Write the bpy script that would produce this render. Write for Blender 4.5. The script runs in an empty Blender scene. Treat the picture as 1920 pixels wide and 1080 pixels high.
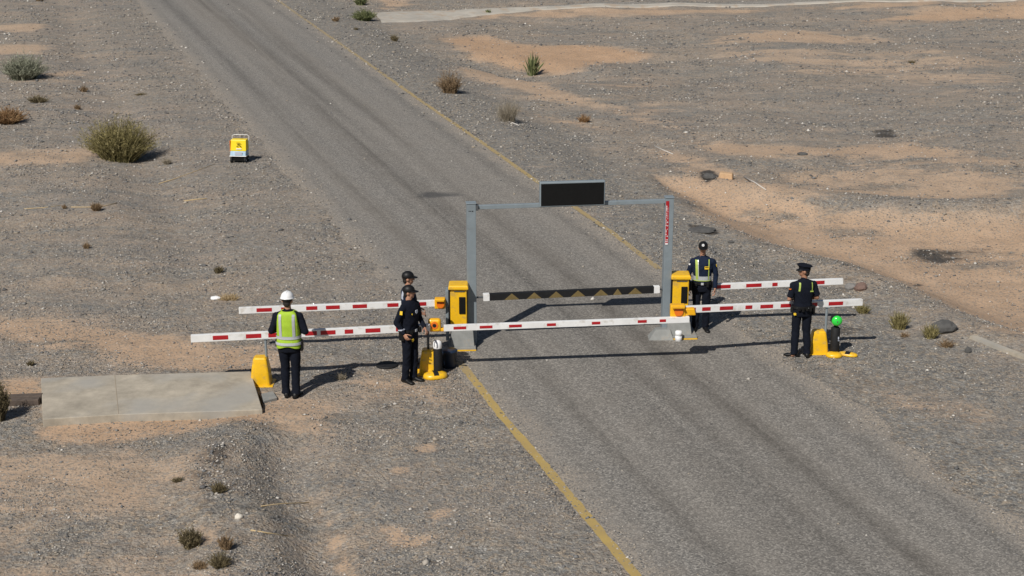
import bpy, math, random
import numpy as np
from mathutils import Vector, Matrix, Euler

random.seed(7)
rng = np.random.default_rng(7)
SC = bpy.context.scene
COL = SC.collection
R = math.radians

# ------------------------------------------------------------------ camera
F, CX, CY, CAMH = 3000.0, 960.0, 540.0, 9.84
PITCH = math.atan(920.0 / F)
cam = bpy.data.cameras.new("camera")
cam.sensor_width = 36.0
cam.lens = F / 1920.0 * 36.0
cam.clip_start = 0.5
cam.clip_end = 6000
camo = bpy.data.objects.new("camera", cam)
COL.objects.link(camo)
camo.location = (0, 0, CAMH)
camo.rotation_euler = (math.pi / 2 - PITCH, 0, 0)
SC.camera = camo

# ------------------------------------------------------------------ sky, sun
# a 1 m post throws its shadow SHX to the right and SHY away from the camera
SHX, SHY = 0.50, 0.86
hl = math.hypot(SHX, SHY)
SUN_EL = math.atan2(1.0, hl)
world = bpy.data.worlds.new("World")
SC.world = world
world.use_nodes = True
wn = world.node_tree
wn.nodes.clear()
sky = wn.nodes.new('ShaderNodeTexSky')
sky.sky_type = 'NISHITA'
sky.sun_disc = False
sky.sun_elevation = SUN_EL
sky.sun_rotation = math.atan2(-SHX, -SHY)
sky.altitude = 300
bg = wn.nodes.new('ShaderNodeBackground')
bg.inputs[1].default_value = 0.043
wo = wn.nodes.new('ShaderNodeOutputWorld')
wn.links.new(sky.outputs[0], bg.inputs[0])
wn.links.new(bg.outputs[0], wo.inputs[0])
sun = bpy.data.lights.new("sun", 'SUN')
sun.energy = 4.25
sun.angle = R(0.53)
sun.color = (1.0, 0.955, 0.89)
suno = bpy.data.objects.new("sun", sun)
COL.objects.link(suno)
suno.rotation_euler = Vector((SHX, SHY, -1.0)).to_track_quat('-Z', 'Y').to_euler()
SC.view_settings.view_transform = 'Standard'
SC.view_settings.look = 'None'
SC.view_settings.gamma = 1
SC.view_settings.exposure = 0.08

# ------------------------------------------------------------------ geometry of the view, used to place things on the ground
SP, CP = math.sin(PITCH), math.cos(PITCH)

def ray(px, py):
    a = (px - CX) / F
    b = -(py - CY) / F
    return a, CP + b * SP, -SP + b * CP

def flat(px, py, z=0.0):
    a, dy, dz = ray(px, py)
    t = (CAMH - z) / -dz
    return a * t, dy * t

def U(px, py, z):
    x, y = flat(px, py, z)
    return Vector((x, y, z))

# value noise
def _hash(ix, iy, s):
    n = (ix.astype(np.int64) * 374761393 + iy.astype(np.int64) * 668265263 + s * 1442695041) & 0x7fffffff
    n = ((n ^ (n >> 13)) * 1274126177) & 0x7fffffff
    return ((n ^ (n >> 16)) & 0xffff) / 65535.0

def vnoise(x, y, s=0):
    x = np.asarray(x, float); y = np.asarray(y, float)
    ix = np.floor(x); iy = np.floor(y)
    fx = x - ix; fy = y - iy
    fx = fx * fx * (3 - 2 * fx); fy = fy * fy * (3 - 2 * fy)
    a = _hash(ix, iy, s); b = _hash(ix + 1, iy, s)
    c = _hash(ix, iy + 1, s); d = _hash(ix + 1, iy + 1, s)
    return (a * (1 - fx) + b * fx) * (1 - fy) + (c * (1 - fx) + d * fx) * fy

def fbm(x, y, o=4, s=0):
    v = 0; a = .5; t = 0
    for i in range(o):
        v = v + a * vnoise(x * 2 ** i + 17.3 * i, y * 2 ** i - 9.1 * i, s + i)
        t += a; a *= .5
    return v / t

def sstep(a, b, x):
    t = np.clip((x - a) / (b - a), 0, 1)
    return t * t * (3 - 2 * t)

# road edges
LEFT_PX = [(1420, 1330), (1200 - 6, 1080), (1030, 885), (862, 692), (700, 508), (560, 352), (400, 172), (262, 14), (120, -150), (30, -260)]
RIGHT_PX = [(2500, 1390), (2063, 1090), (1800, 905), (1520, 705), (1238, 503), (1003, 338), (790, 188), (548, 18), (340, -128), (170, -250)]
LE = sorted([flat(*p)[::-1] for p in LEFT_PX])
RE = sorted([flat(*p)[::-1] for p in RIGHT_PX])
LEy, LEx = np.array([p[0] for p in LE]), np.array([p[1] for p in LE])
REy, REx = np.array([p[0] for p in RE]), np.array([p[1] for p in RE])

def _ext(y, ys, xs):
    y = np.asarray(y, float)
    v = np.interp(y, ys, xs)
    s0 = (xs[1] - xs[0]) / (ys[1] - ys[0]); s1 = (xs[-1] - xs[-3]) / (ys[-1] - ys[-3])
    v = np.where(y < ys[0], xs[0] + s0 * (y - ys[0]), v)
    return np.where(y > ys[-1], xs[-1] + s1 * (y - ys[-1]), v)

def xl(y): return _ext(y, LEy, LEx)
def xr(y): return _ext(y, REy, REx)

def road_dist(x, y):           # <0 inside
    return np.maximum(xl(y) - x, x - xr(y)) * 0.955

def poly(pts):
    return np.array([flat(*p) for p in pts])

def polyz(z, pts):
    return np.array([flat(*p, z=z) for p in pts])

def sdf(P, x, y):              # signed distance to a world polygon, <0 inside
    d = np.full(np.shape(x), 1e9); inside = np.zeros(np.shape(x), bool)
    n = len(P)
    for i in range(n):
        ax, ay = P[i]; bx, by = P[(i + 1) % n]
        ex, ey = bx - ax, by - ay
        t = np.clip(((x - ax) * ex + (y - ay) * ey) / (ex * ex + ey * ey + 1e-12), 0, 1)
        d = np.minimum(d, np.hypot(x - ax - t * ex, y - ay - t * ey))
        c = ((ay > y) != (by > y)) & (x < (bx - ax) * (y - ay) / (by - ay + 1e-12) + ax)
        inside ^= c
    return np.where(inside, -d, d)

CHANNEL = polyz(-.45, [(1240, 350), (1330, 365), (1480, 385), (1600, 395), (1750, 405), (1990, 400), (2100, 700), (1900, 655), (1800, 610), (1700, 545), (1600, 505), (1520, 490), (1430, 465), (1360, 430), (1290, 395)])
RIDGE = poly([(520, 800), (440, 812), (395, 850), (400, 930), (430, 1000), (445, 1100), (470, 1200), (480, 1200), (470, 1080), (450, 985), (418, 905), (424, 850), (460, 818), (530, 806)])
HOLLOW = poly([(860, 95), (1000, 100), (1120, 112), (1120, 125), (1020, 132), (930, 118)])
RUT = poly([(545, 800), (560, 900), (600, 1000), (650, 1150), (630, 1150), (580, 1000), (535, 900), (525, 800)])

def H(x, y):
    x = np.asarray(x, float); y = np.asarray(y, float)
    d = road_dist(x, y)
    m = sstep(3.6, 11.0, d)
    h = m * (1.1 * (fbm(x / 13 + 3, y / 13, 3, 11) - .5) + 0.22 * (fbm(x / 3.1, y / 3.1, 3, 21) - .5))
    h = h + sstep(.5, 2.5, d) * 0.10 * (fbm(x / .9, y / .9, 3, 31) - .5)
    right = (x > xr(y))
    h = h - np.where(right, 0.30 * sstep(1.0, 3.6, d) * sstep(26, 34, y) * (1 - sstep(70, 90, y)), 0)
    r = sdf(RIDGE, x, y)
    h = h + 0.17 * np.exp(-np.clip(r, 0, 9) ** 2 / .35) * (.6 + .8 * fbm(x / .5, y / .5, 2, 61))
    h = h - 0.16 * np.exp(-np.clip(sdf(RUT, x, y), 0, 9) ** 2 / .12)
    h = h - np.where(right, 0, .16 * np.exp(-(d - 3.6) ** 2 / .8)) * sstep(30, 36, y) * (1 - sstep(75, 90, y))
    c = sdf(CHANNEL, x, y)
    h = h - np.where(right, .42 * (1 - sstep(-1.6, .5, c)), 0) * sstep(1.0, 3.0, d)
    h = h + np.where(right, .16 * np.exp(-(c - .7) ** 2 / .5), 0) * sstep(1.5, 3.5, d)
    h = h - .45 * (1 - sstep(-1.5, 1.5, sdf(HOLLOW, x, y)))
    # flow ridges on the plain to the right
    h = h + np.where(right, 1, .4) * sstep(3, 7, d) * .26 * (fbm(x / 9 + y / 30, y / 2.6 - x / 14, 3, 51) - .5)
    # a slab and the near left flat are level ground
    return h

def G(px, py, sink=0.0):
    a, dy, dz = ray(px, py)
    z = 0.0
    for _ in range(12):
        t = (CAMH - z) / -dz
        z = .5 * z + .5 * float(H(a * t, dy * t))
    t = (CAMH - z) / -dz
    return Vector((a * t, dy * t, z - sink))

def ZAT(py, Y):                # height that shows at row py at distance Y
    a, dy, dz = ray(CX, py)
    return CAMH + Y * dz / dy

def gz(x, y):
    return float(H(x, y))

def ppm(y):                    # photo pixels per metre at distance y
    return F / (y * CP + CAMH * SP)

# ------------------------------------------------------------------ node helpers
def mat(name, col=(.5, .5, .5), rough=.6, metal=0.0, spec=.5, noise=None, bump=None, coat=0, var=None):
    """noise=(scale, amount) mottles the colour, bump=(scale, strength, dist)"""
    m = bpy.data.materials.new(name); m.use_nodes = True
    nt = m.node_tree; b = nt.nodes['Principled BSDF']
    b.inputs['Base Color'].default_value = (*col, 1)
    b.inputs['Roughness'].default_value = rough
    b.inputs['Metallic'].default_value = metal
    b.inputs['Specular IOR Level'].default_value = spec
    b.inputs['Coat Weight'].default_value = coat
    tc = nt.nodes.new('ShaderNodeTexCoord')
    if noise:
        n = nt.nodes.new('ShaderNodeTexNoise'); n.inputs['Scale'].default_value = noise[0]; n.inputs['Detail'].default_value = 6
        n.inputs['Roughness'].default_value = .65
        nt.links.new(tc.outputs['Object'], n.inputs['Vector'])
        mr = nt.nodes.new('ShaderNodeMapRange')
        mr.inputs[1].default_value = .3; mr.inputs[2].default_value = .7
        mr.inputs[3].default_value = 1 - noise[1]; mr.inputs[4].default_value = 1 + noise[1] * .6
        nt.links.new(n.outputs[0], mr.inputs[0])
        vm = nt.nodes.new('ShaderNodeVectorMath'); vm.operation = 'SCALE'
        vm.inputs[0].default_value = col
        nt.links.new(mr.outputs[0], vm.inputs['Scale'])
        src = vm.outputs[0]
        if var:
            n2 = nt.nodes.new('ShaderNodeTexNoise'); n2.inputs['Scale'].default_value = var[0]; n2.inputs['Detail'].default_value = 8
            nt.links.new(tc.outputs['Object'], n2.inputs['Vector'])
            m2 = nt.nodes.new('ShaderNodeMapRange'); m2.inputs[1].default_value = var[2]; m2.inputs[2].default_value = var[2] + .15
            m2.inputs[4].default_value = var[3] if len(var) > 3 else .7
            nt.links.new(n2.outputs[0], m2.inputs[0])
            mx = nt.nodes.new('ShaderNodeMix'); mx.data_type = 'RGBA'
            nt.links.new(m2.outputs[0], mx.inputs[0]); nt.links.new(src, mx.inputs[6])
            mx.inputs[7].default_value = (*var[1], 1)
            src = mx.outputs[2]
        nt.links.new(src, b.inputs['Base Color'])
    if bump:
        n = nt.nodes.new('ShaderNodeTexNoise'); n.inputs['Scale'].default_value = bump[0]; n.inputs['Detail'].default_value = 5
        nt.links.new(tc.outputs['Object'], n.inputs['Vector'])
        bp = nt.nodes.new('ShaderNodeBump'); bp.inputs['Strength'].default_value = bump[1]; bp.inputs['Distance'].default_value = bump[2]
        nt.links.new(n.outputs[0], bp.inputs['Height']); nt.links.new(bp.outputs[0], b.inputs['Normal'])
    return m

class NT:
    def __init__(s, name):
        s.m = bpy.data.materials.new(name); s.m.use_nodes = True
        s.t = s.m.node_tree; s.b = s.t.nodes['Principled BSDF']
        s.tc = s.t.nodes.new('ShaderNodeTexCoord')
    def n(s, typ, **kw):
        o = s.t.nodes.new(typ)
        for k, v in kw.items(): setattr(o, k, v)
        return o
    def l(s, a, b): s.t.links.new(a, b)
    def noise(s, vec, scale, detail=4, rough=.6, dist=0):
        o = s.n('ShaderNodeTexNoise'); o.inputs['Scale'].default_value = scale; o.inputs['Detail'].default_value = detail
        o.inputs['Roughness'].default_value = rough; o.inputs['Distortion'].default_value = dist
        s.l(vec, o.inputs['Vector']); return o.outputs[0]
    def vor(s, vec, scale, out='Color', feat='F1'):
        o = s.n('ShaderNodeTexVoronoi', feature=feat); o.inputs['Scale'].default_value = scale
        s.l(vec, o.inputs['Vector']); return o.outputs[out]
    def math(s, op, a, b=None, c=None, clamp=False):
        o = s.n('ShaderNodeMath', operation=op, use_clamp=clamp)
        for i, v in enumerate((a, b, c)):
            if v is None: continue
            if isinstance(v, (int, float)): o.inputs[i].default_value = v
            else: s.l(v, o.inputs[i])
        return o.outputs[0]
    def rng(s, v, a, b, c=0, d=1, smooth=False):
        o = s.n('ShaderNodeMapRange'); 
        if smooth: o.interpolation_type = 'SMOOTHSTEP'
        s.l(v, o.inputs[0])
        for i, q in enumerate((a, b, c, d)): o.inputs[i + 1].default_value = q
        return o.outputs[0]
    def ramp(s, v, stops):
        o = s.n('ShaderNodeValToRGB'); e = o.color_ramp.elements
        while len(e) < len(stops): e.new(.5)
        for i, (p, c) in enumerate(stops): e[i].position = p; e[i].color = (*c, 1)
        s.l(v, o.inputs[0]); return o.outputs[0]
    def mix(s, f, a, b, mode='MIX'):
        o = s.n('ShaderNodeMix', data_type='RGBA', blend_type=mode)
        for i, v in ((0, f), (6, a), (7, b)):
            if isinstance(v, (int, float)): o.inputs[i].default_value = v
            elif isinstance(v, tuple): o.inputs[i].default_value = (*v, 1)
            else: s.l(v, o.inputs[i])
        return o.outputs[2]
    def attr(s, name, out='Fac'):
        o = s.n('ShaderNodeAttribute', attribute_name=name); return o.outputs[out]
    def bump(s, h, strength, dist):
        o = s.n('ShaderNodeBump'); o.inputs['Strength'].default_value = strength; o.inputs['Distance'].default_value = dist
        s.l(h, o.inputs['Height']); s.l(o.outputs[0], s.b.inputs['Normal'])

GRAVEL_STOPS = [(0.0, (.05, .05, .048)), (.25, (.13, .128, .12)), (.5, (.235, .226, .205)), (.7, (.32, .292, .245)), (.88, (.40, .37, .32)), (1.0, (.56, .53, .47))]

def ground_material():
    s = NT("desert_ground"); P = s.tc.outputs['Object']
    big = s.noise(P, .22, 5, .6); mid = s.noise(P, 1.3, 5, .65); fine = s.noise(P, 9, 4, .7)
    mpn = s.n('ShaderNodeMapping'); mpn.inputs['Scale'].default_value = (.16, .9, 1); mpn.inputs['Rotation'].default_value = (0, 0, .12); s.l(P, mpn.inputs[0])
    flow = s.noise(mpn.outputs[0], 1.0, 7, .68, .6)
    # sand amount: traced patches broken up by noise, plus faint drift everywhere
    sa = s.attr('sand')
    brk = s.math('ADD', s.math('MULTIPLY', s.math('SUBTRACT', mid, .5), 1.0), s.math('MULTIPLY', s.math('SUBTRACT', fine, .5), .55))
    brk = s.math('ADD', brk, s.math('MULTIPLY', s.math('SUBTRACT', flow, .5), 2.0))
    sand = s.rng(s.math('ADD', s.math('ADD', sa, brk), s.math('MULTIPLY', s.math('SUBTRACT', big, .5), .75)), .22, .66, 0, 1, True)
    dark = s.rng(s.math('ADD', s.attr('dark'), s.math('MULTIPLY', brk, .8)), .3, .7, 0, 1, True)
    # gravel
    warp = s.n('ShaderNodeVectorMath', operation='ADD')
    wn_ = s.n('ShaderNodeTexNoise'); wn_.inputs['Scale'].default_value = 14; s.l(P, wn_.inputs['Vector'])
    sc_ = s.n('ShaderNodeVectorMath', operation='SCALE'); sc_.inputs['Scale'].default_value = .05
    s.l(wn_.outputs['Color'], sc_.inputs[0]); s.l(P, warp.inputs[0]); s.l(sc_.outputs[0], warp.inputs[1])
    W = warp.outputs[0]
    def cell(scale):
        c = s.n('ShaderNodeSeparateColor'); s.l(s.vor(W, scale), c.inputs[0]); return c
    c1 = cell(30); c2 = cell(13); c3 = cell(5.5)
    v = s.math('ADD', s.math('ADD', s.math('MULTIPLY', c1.outputs[0], .50), s.math('MULTIPLY', c2.outputs[1], .34)), s.math('MULTIPLY', c3.outputs[0], .20))
    v = s.math('ADD', v, s.math('MULTIPLY', s.math('SUBTRACT', mid, .5), .35))
    gcol = s.ramp(v, GRAVEL_STOPS)
    gcol = s.mix(.12, gcol, (.245, .215, .18))
    gcol = s.mix(s.math('MULTIPLY', s.math('GREATER_THAN', c2.outputs[2], .72), .45), gcol, s.mix(1.0, gcol, (1.35, 1.08, .80), 'MULTIPLY'))
    gcol = s.mix(s.math('MULTIPLY', s.math('LESS_THAN', c2.outputs[0], .30), .5), gcol, s.mix(1.0, gcol, (.86, .96, 1.10), 'MULTIPLY'))
    gcol = s.mix(s.rng(big, .35, .65, .0, .35), gcol, (.20, .196, .19))
    gaps = s.rng(s.vor(W, 32, 'Distance'), .35, .75, 0, .55)
    gcol = s.mix(gaps, gcol, (.15, .13, .11))
    # sand: fine, warm, with scattered pebbles
    scol = s.mix(s.rng(mid, .3, .7), (.375, .278, .196), (.465, .355, .262))
    scol = s.mix(s.rng(s.noise(P, 60, 3, .7), .3, .7, 0, .35), scol, (.30, .23, .165))
    peb = s.math('GREATER_THAN', s.math('ADD', c1.outputs[2], s.math('MULTIPLY', s.math('SUBTRACT', fine, .5), .8)), .74)
    scol = s.mix(s.math('MULTIPLY', peb, .7), scol, gcol)
    drift = s.mix(s.rng(s.math('ADD', s.math('MULTIPLY', flow, .6), s.math('MULTIPLY', s.noise(P, .6, 6, .72), .4)), .42, .66, 0, .72), gcol, scol)
    drift = s.mix(s.attr('shoulder'), drift, gcol)
    col = s.mix(sand, drift, scol)
    pick = s.mix(s.attr('orange'), col, s.mix(1.0, col, (1.10, .93, .78), 'MULTIPLY'))
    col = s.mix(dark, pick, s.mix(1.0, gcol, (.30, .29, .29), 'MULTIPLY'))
    s.l(col, s.b.inputs['Base Color'])
    s.b.inputs['Roughness'].default_value = .92; s.b.inputs['Specular IOR Level'].default_value = .25
    hh = s.math('SUBTRACT', 1.0, s.vor(W, 32, 'Distance'))
    hh2 = s.math('SUBTRACT', 1.0, s.vor(W, 14, 'Distance'))
    hgt = s.math('ADD', s.math('MULTIPLY', hh, .6), s.math('MULTIPLY', hh2, .8))
    hgt = s.math('MULTIPLY', hgt, s.math('SUBTRACT', 1.0, s.math('MULTIPLY', sand, .75)))
    hgt = s.math('ADD', hgt, s.math('MULTIPLY', fine, .6))
    hgt = s.math('ADD', hgt, s.math('MULTIPLY', mid, 2.6))
    s.bump(hgt, .8, .032)
    return s.m

def road_material(tracks=True, name="asphalt"):
    s = NT(name); P = s.tc.outputs['Object']; UV = s.tc.outputs['UV']
    sep = s.n('ShaderNodeSeparateXYZ'); s.l(UV, sep.inputs[0]); u, v = sep.outputs[0], sep.outputs[1]
    st = s.n('ShaderNodeMapping'); st.inputs['Scale'].default_value = (16, .055, 1); s.l(UV, st.inputs[0])
    streak = s.noise(st.outputs[0], 1.0, 5, .6)
    st2 = s.n('ShaderNodeMapping'); st2.inputs['Scale'].default_value = (5, .02, 1); s.l(UV, st2.inputs[0])
    streak2 = s.noise(st2.outputs[0], 1.0, 3, .5)
    fine = s.noise(P, 70, 3, .8); mid = s.noise(P, 1.1, 5, .6); big = s.noise(P, .25, 3, .5)
    c = s.n('ShaderNodeSeparateColor'); s.l(s.vor(P, 42), c.inputs[0])
    g = s.math('ADD', s.math('MULTIPLY', fine, .4), s.math('MULTIPLY', c.outputs[0], .6))
    col = s.ramp(g, [(.12, (.072, .071, .068)), (.40, (.170, .162, .150)), (.62, (.232, .217, .196)), (.88, (.43, .405, .365))])
    # sandy dust and worn tracks
    col = s.mix(s.rng(s.math('ADD', s.math('MULTIPLY', streak2, .7), s.math('MULTIPLY', mid, .3)), .35, .65, 0, .45), col, (.268, .238, .200))
    if tracks:
        wob = s.math('ADD', u, s.math('MULTIPLY', s.math('SUBTRACT', streak2, .5), .018))
        tot = None
        for cc, w, a in ((.225, .065, .7), (.475, .075, .95), (.655, .06, .85), (.90, .045, .5), (.36, .04, .3), (.78, .05, .3), (.10, .03, .3)):
            t = s.math('DIVIDE', s.math('SUBTRACT', wob, cc), w)
            t = s.math('MULTIPLY', s.math('EXPONENT', s.math('MULTIPLY', s.math('MULTIPLY', t, t), -1.0)), a)
            tot = t if tot is None else s.math('ADD', tot, t)
        tot = s.math('MULTIPLY', tot, s.rng(streak, .3, .62, .1, 1.2))
        tot = s.math('MULTIPLY', tot, s.rng(mid, .25, .7, .6, 1.1), clamp=True)
        col = s.mix(s.math('MULTIPLY', tot, .8), col, s.mix(1.0, col, (.47, .465, .465), 'MULTIPLY'))
        ed = s.rng(s.math('ADD', s.math('MINIMUM', u, s.math('SUBTRACT', 1.0, u)), s.math('MULTIPLY', s.math('SUBTRACT', mid, .5), .22)), .0, .10, .85, 0)
        col = s.mix(ed, col, s.mix(c.outputs[1], (.14, .13, .12), (.40, .34, .27)))
        col = s.mix(s.rng(s.math('ADD', s.attr('stain'), s.math('MULTIPLY', s.math('SUBTRACT', mid, .5), .5)), .3, .75, 0, .75), col, (.055, .055, .057))
    s.l(col, s.b.inputs['Base Color'])
    s.b.inputs['Roughness'].default_value = .88; s.b.inputs['Specular IOR Level'].default_value = .3
    s.bump(s.math('ADD', g, s.math('MULTIPLY', mid, .6)), .45, .008)
    return s.m

def paint_material():
    s = NT("yellow_road_paint"); P = s.tc.outputs['Object']
    fine = s.noise(P, 30, 6, .8); mid = s.noise(P, 2.2, 5, .6)
    w = s.attr('wear')
    f = s.rng(s.math('ADD', s.math('ADD', s.math('MULTIPLY', fine, .75), s.math('MULTIPLY', mid, .5)), w), .62, .95, 0, 1)
    col = s.mix(s.rng(mid, .3, .7), (.34, .245, .10), (.42, .30, .095))
    col = s.mix(f, col, (.26, .215, .15))
    s.l(col, s.b.inputs['Base Color']); s.b.inputs['Roughness'].default_value = .8
    s.bump(fine, .3, .004)
    return s.m

def island_material(name, stops, rough=.85):
    s = NT(name)
    g = s.n('ShaderNodeNewGeometry')
    s.l(s.ramp(g.outputs['Random Per Island'], stops), s.b.inputs['Base Color'])
    s.b.inputs['Roughness'].default_value = rough; s.b.inputs['Specular IOR Level'].default_value = .25
    return s.m

# ------------------------------------------------------------------ mesh helpers
class MB:
    def __init__(s): s.v = []; s.f = []; s.mi = []; s.cur = 0
    def add(s, vs, fs, M=None):
        o = len(s.v)
        for p in vs:
            p = Vector(p)
            s.v.append(tuple(M @ p) if M is not None else tuple(p))
        for f in fs: s.f.append([i + o for i in f]); s.mi.append(s.cur)
        return s
    def box(s, c, d, M=None, top=(1, 1), shift=(0, 0)):
        x, y, z = d[0] / 2, d[1] / 2, d[2] / 2
        vs = [(c[0] + i * x, c[1] + j * y, c[2] - z) for i, j in ((-1, -1), (1, -1), (1, 1), (-1, 1))]
        vs += [(c[0] + shift[0] + i * x * top[0], c[1] + shift[1] + j * y * top[1], c[2] + z) for i, j in ((-1, -1), (1, -1), (1, 1), (-1, 1))]
        return s.add(vs, [(3, 2, 1, 0), (4, 5, 6, 7), (0, 1, 5, 4), (1, 2, 6, 5), (2, 3, 7, 6), (3, 0, 4, 7)], M)
    def loft(s, rings, M=None, caps=True, closed=True):
        n = len(rings[0]); vs = [p for r in rings for p in r]; fs = []
        for k in range(len(rings) - 1):
            for i in range(n if closed else n - 1):
                j = (i + 1) % n
                fs.append((k * n + i, k * n + j, (k + 1) * n + j, (k + 1) * n + i))
        if caps:
            fs.append(tuple(range(n))[::-1]); fs.append(tuple(range((len(rings) - 1) * n, len(rings) * n)))
        return s.add(vs, fs, M)
    def tube(s, pts, rads, n=10, M=None, flat=(1, 1)):
        pts = [Vector(p) for p in pts]; rings = []
        if isinstance(rads, (int, float)): rads = [rads] * len(pts)
        up = None
        for i, p in enumerate(pts):
            t = (pts[min(i + 1, len(pts) - 1)] - pts[max(i - 1, 0)]).normalized()
            if up is None:
                up = Vector((0, 0, 1)) if abs(t.z) < .9 else Vector((0, 1, 0))
            sx = t.cross(up).normalized(); sy = sx.cross(t).normalized(); up = sy
            rings.append([p + sx * math.cos(2 * math.pi * k / n) * rads[i] * flat[0] + sy * math.sin(2 * math.pi * k / n) * rads[i] * flat[1] for k in range(n)])
        return s.loft([r[::-1] for r in rings], M)
    def cap_tube(s, p0, p1, r0, r1, n=12, M=None):   # round-ended tapered limb
        p0 = Vector(p0); p1 = Vector(p1); d = (p1 - p0); L = d.length; d = d / L
        pts, rr = [], []
        for a in (85, 60, 30): pts.append(p0 - d * r0 * math.sin(R(a))); rr.append(r0 * math.cos(R(a)))
        for k in range(5): t = k / 4; pts.append(p0.lerp(p1, t)); rr.append(r0 + (r1 - r0) * t)
        for a in (30, 60, 85): pts.append(p1 + d * r1 * math.sin(R(a))); rr.append(r1 * math.cos(R(a)))
        return s.tube(pts, rr, n, M)
    def ell(s, c, r, M=None, nu=14, nv=9, e=1.0):
        rings = []
        for k in range(nv + 1):
            a = -math.pi / 2 + math.pi * (k + .02) / (nv + .04)
            rings.append([(c[0] + r[0] * math.cos(a) * math.cos(2 * math.pi * i / nu), c[1] + r[1] * math.cos(a) * math.sin(2 * math.pi * i / nu), c[2] + r[2] * math.sin(a)) for i in range(nu)])
        return s.loft(rings, M)
    def lathe(s, prof, n=20, c=(0, 0, 0), M=None, caps=True):
        rings = [[(c[0] + r * math.cos(2 * math.pi * i / n), c[1] + r * math.sin(2 * math.pi * i / n), c[2] + z) for i in range(n)] for r, z in prof]
        return s.loft(rings, M, caps)
    def mesh(s, name, mats, smooth=False):
        me = bpy.data.meshes.new(name)
        me.from_pydata(s.v, [], s.f)
        for m in (mats if isinstance(mats, (list, tuple)) else [mats]): me.materials.append(m)
        me.polygons.foreach_set('material_index', s.mi)
        me.polygons.foreach_set('use_smooth', [smooth] * len(s.f))
        me.update()
        return me
    def build(s, name, mats, parent=None, smooth=False, bevel=0, seg=2, off=None):
        if off is not None: s.v = [(a - off[0], b - off[1], c - off[2]) for a, b, c in s.v]
        me = s.mesh(name, mats, smooth)
        o = bpy.data.objects.new(name, me); COL.objects.link(o)
        if parent is not None: o.parent = parent
        if bevel:
            b = o.modifiers.new('bevel', 'BEVEL'); b.width = bevel; b.segments = seg; b.limit_method = 'ANGLE'; b.angle_limit = R(35)
            b.harden_normals = False
        return o

def tag(o, label=None, cat=None, group=None, kind=None):
    if label: o['label'] = label
    if cat: o['category'] = cat
    if group: o['group'] = group
    if kind: o['kind'] = kind
    return o

def thing(name, label, cat, loc, rz=0.0, group=None):
    o = bpy.data.objects.new(name, None); o.empty_display_size = .2
    COL.objects.link(o); o.location = loc; o.rotation_euler = (0, 0, rz)
    return tag(o, label, cat, group)

def fuse(mb, voxel, smooth_it=3):
    """union of overlapping closed shapes into one continuous surface; returns an MB"""
    me = mb.mesh('tmp', [])
    o = bpy.data.objects.new('tmp', me); COL.objects.link(o)
    r = o.modifiers.new('r', 'REMESH'); r.mode = 'VOXEL'; r.voxel_size = voxel
    if smooth_it:
        q = o.modifiers.new('s', 'SMOOTH'); q.factor = .5; q.iterations = smooth_it
    dg = bpy.context.evaluated_depsgraph_get()
    ev = o.evaluated_get(dg); m2 = ev.to_mesh()
    out = MB(); out.v = [tuple(v.co) for v in m2.vertices]
    out.f = [list(p.vertices) for p in m2.polygons]; out.mi = [0] * len(out.f)
    ev.to_mesh_clear(); bpy.data.objects.remove(o); bpy.data.meshes.remove(me)
    return out

# ================================================================== SETTING
def axis(segs):
    out = []
    for a, b, st in segs: out += list(np.arange(a, b - 1e-6, st))
    out.append(segs[-1][1]); return np.array(out)

gx = axis([(-2500, -400, 350), (-400, -80, 40), (-80, -36, 4), (-36, -13, .4), (-13, 13, .17), (13, 36, .4), (36, 80, 4), (80, 400, 40), (400, 2500, 350)])
gy = axis([(-600, -40, 80), (-40, 8, 6), (8, 16, 1), (16, 42, .17), (42, 96, .36), (96, 130, 3), (130, 400, 30), (400, 4000, 400)])
X, Y = np.meshgrid(gx, gy)
def edge_noise(x, y, a): return a * (fbm(x / 1.7, y / 1.7, 4, 41) - .5) * 2

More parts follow.
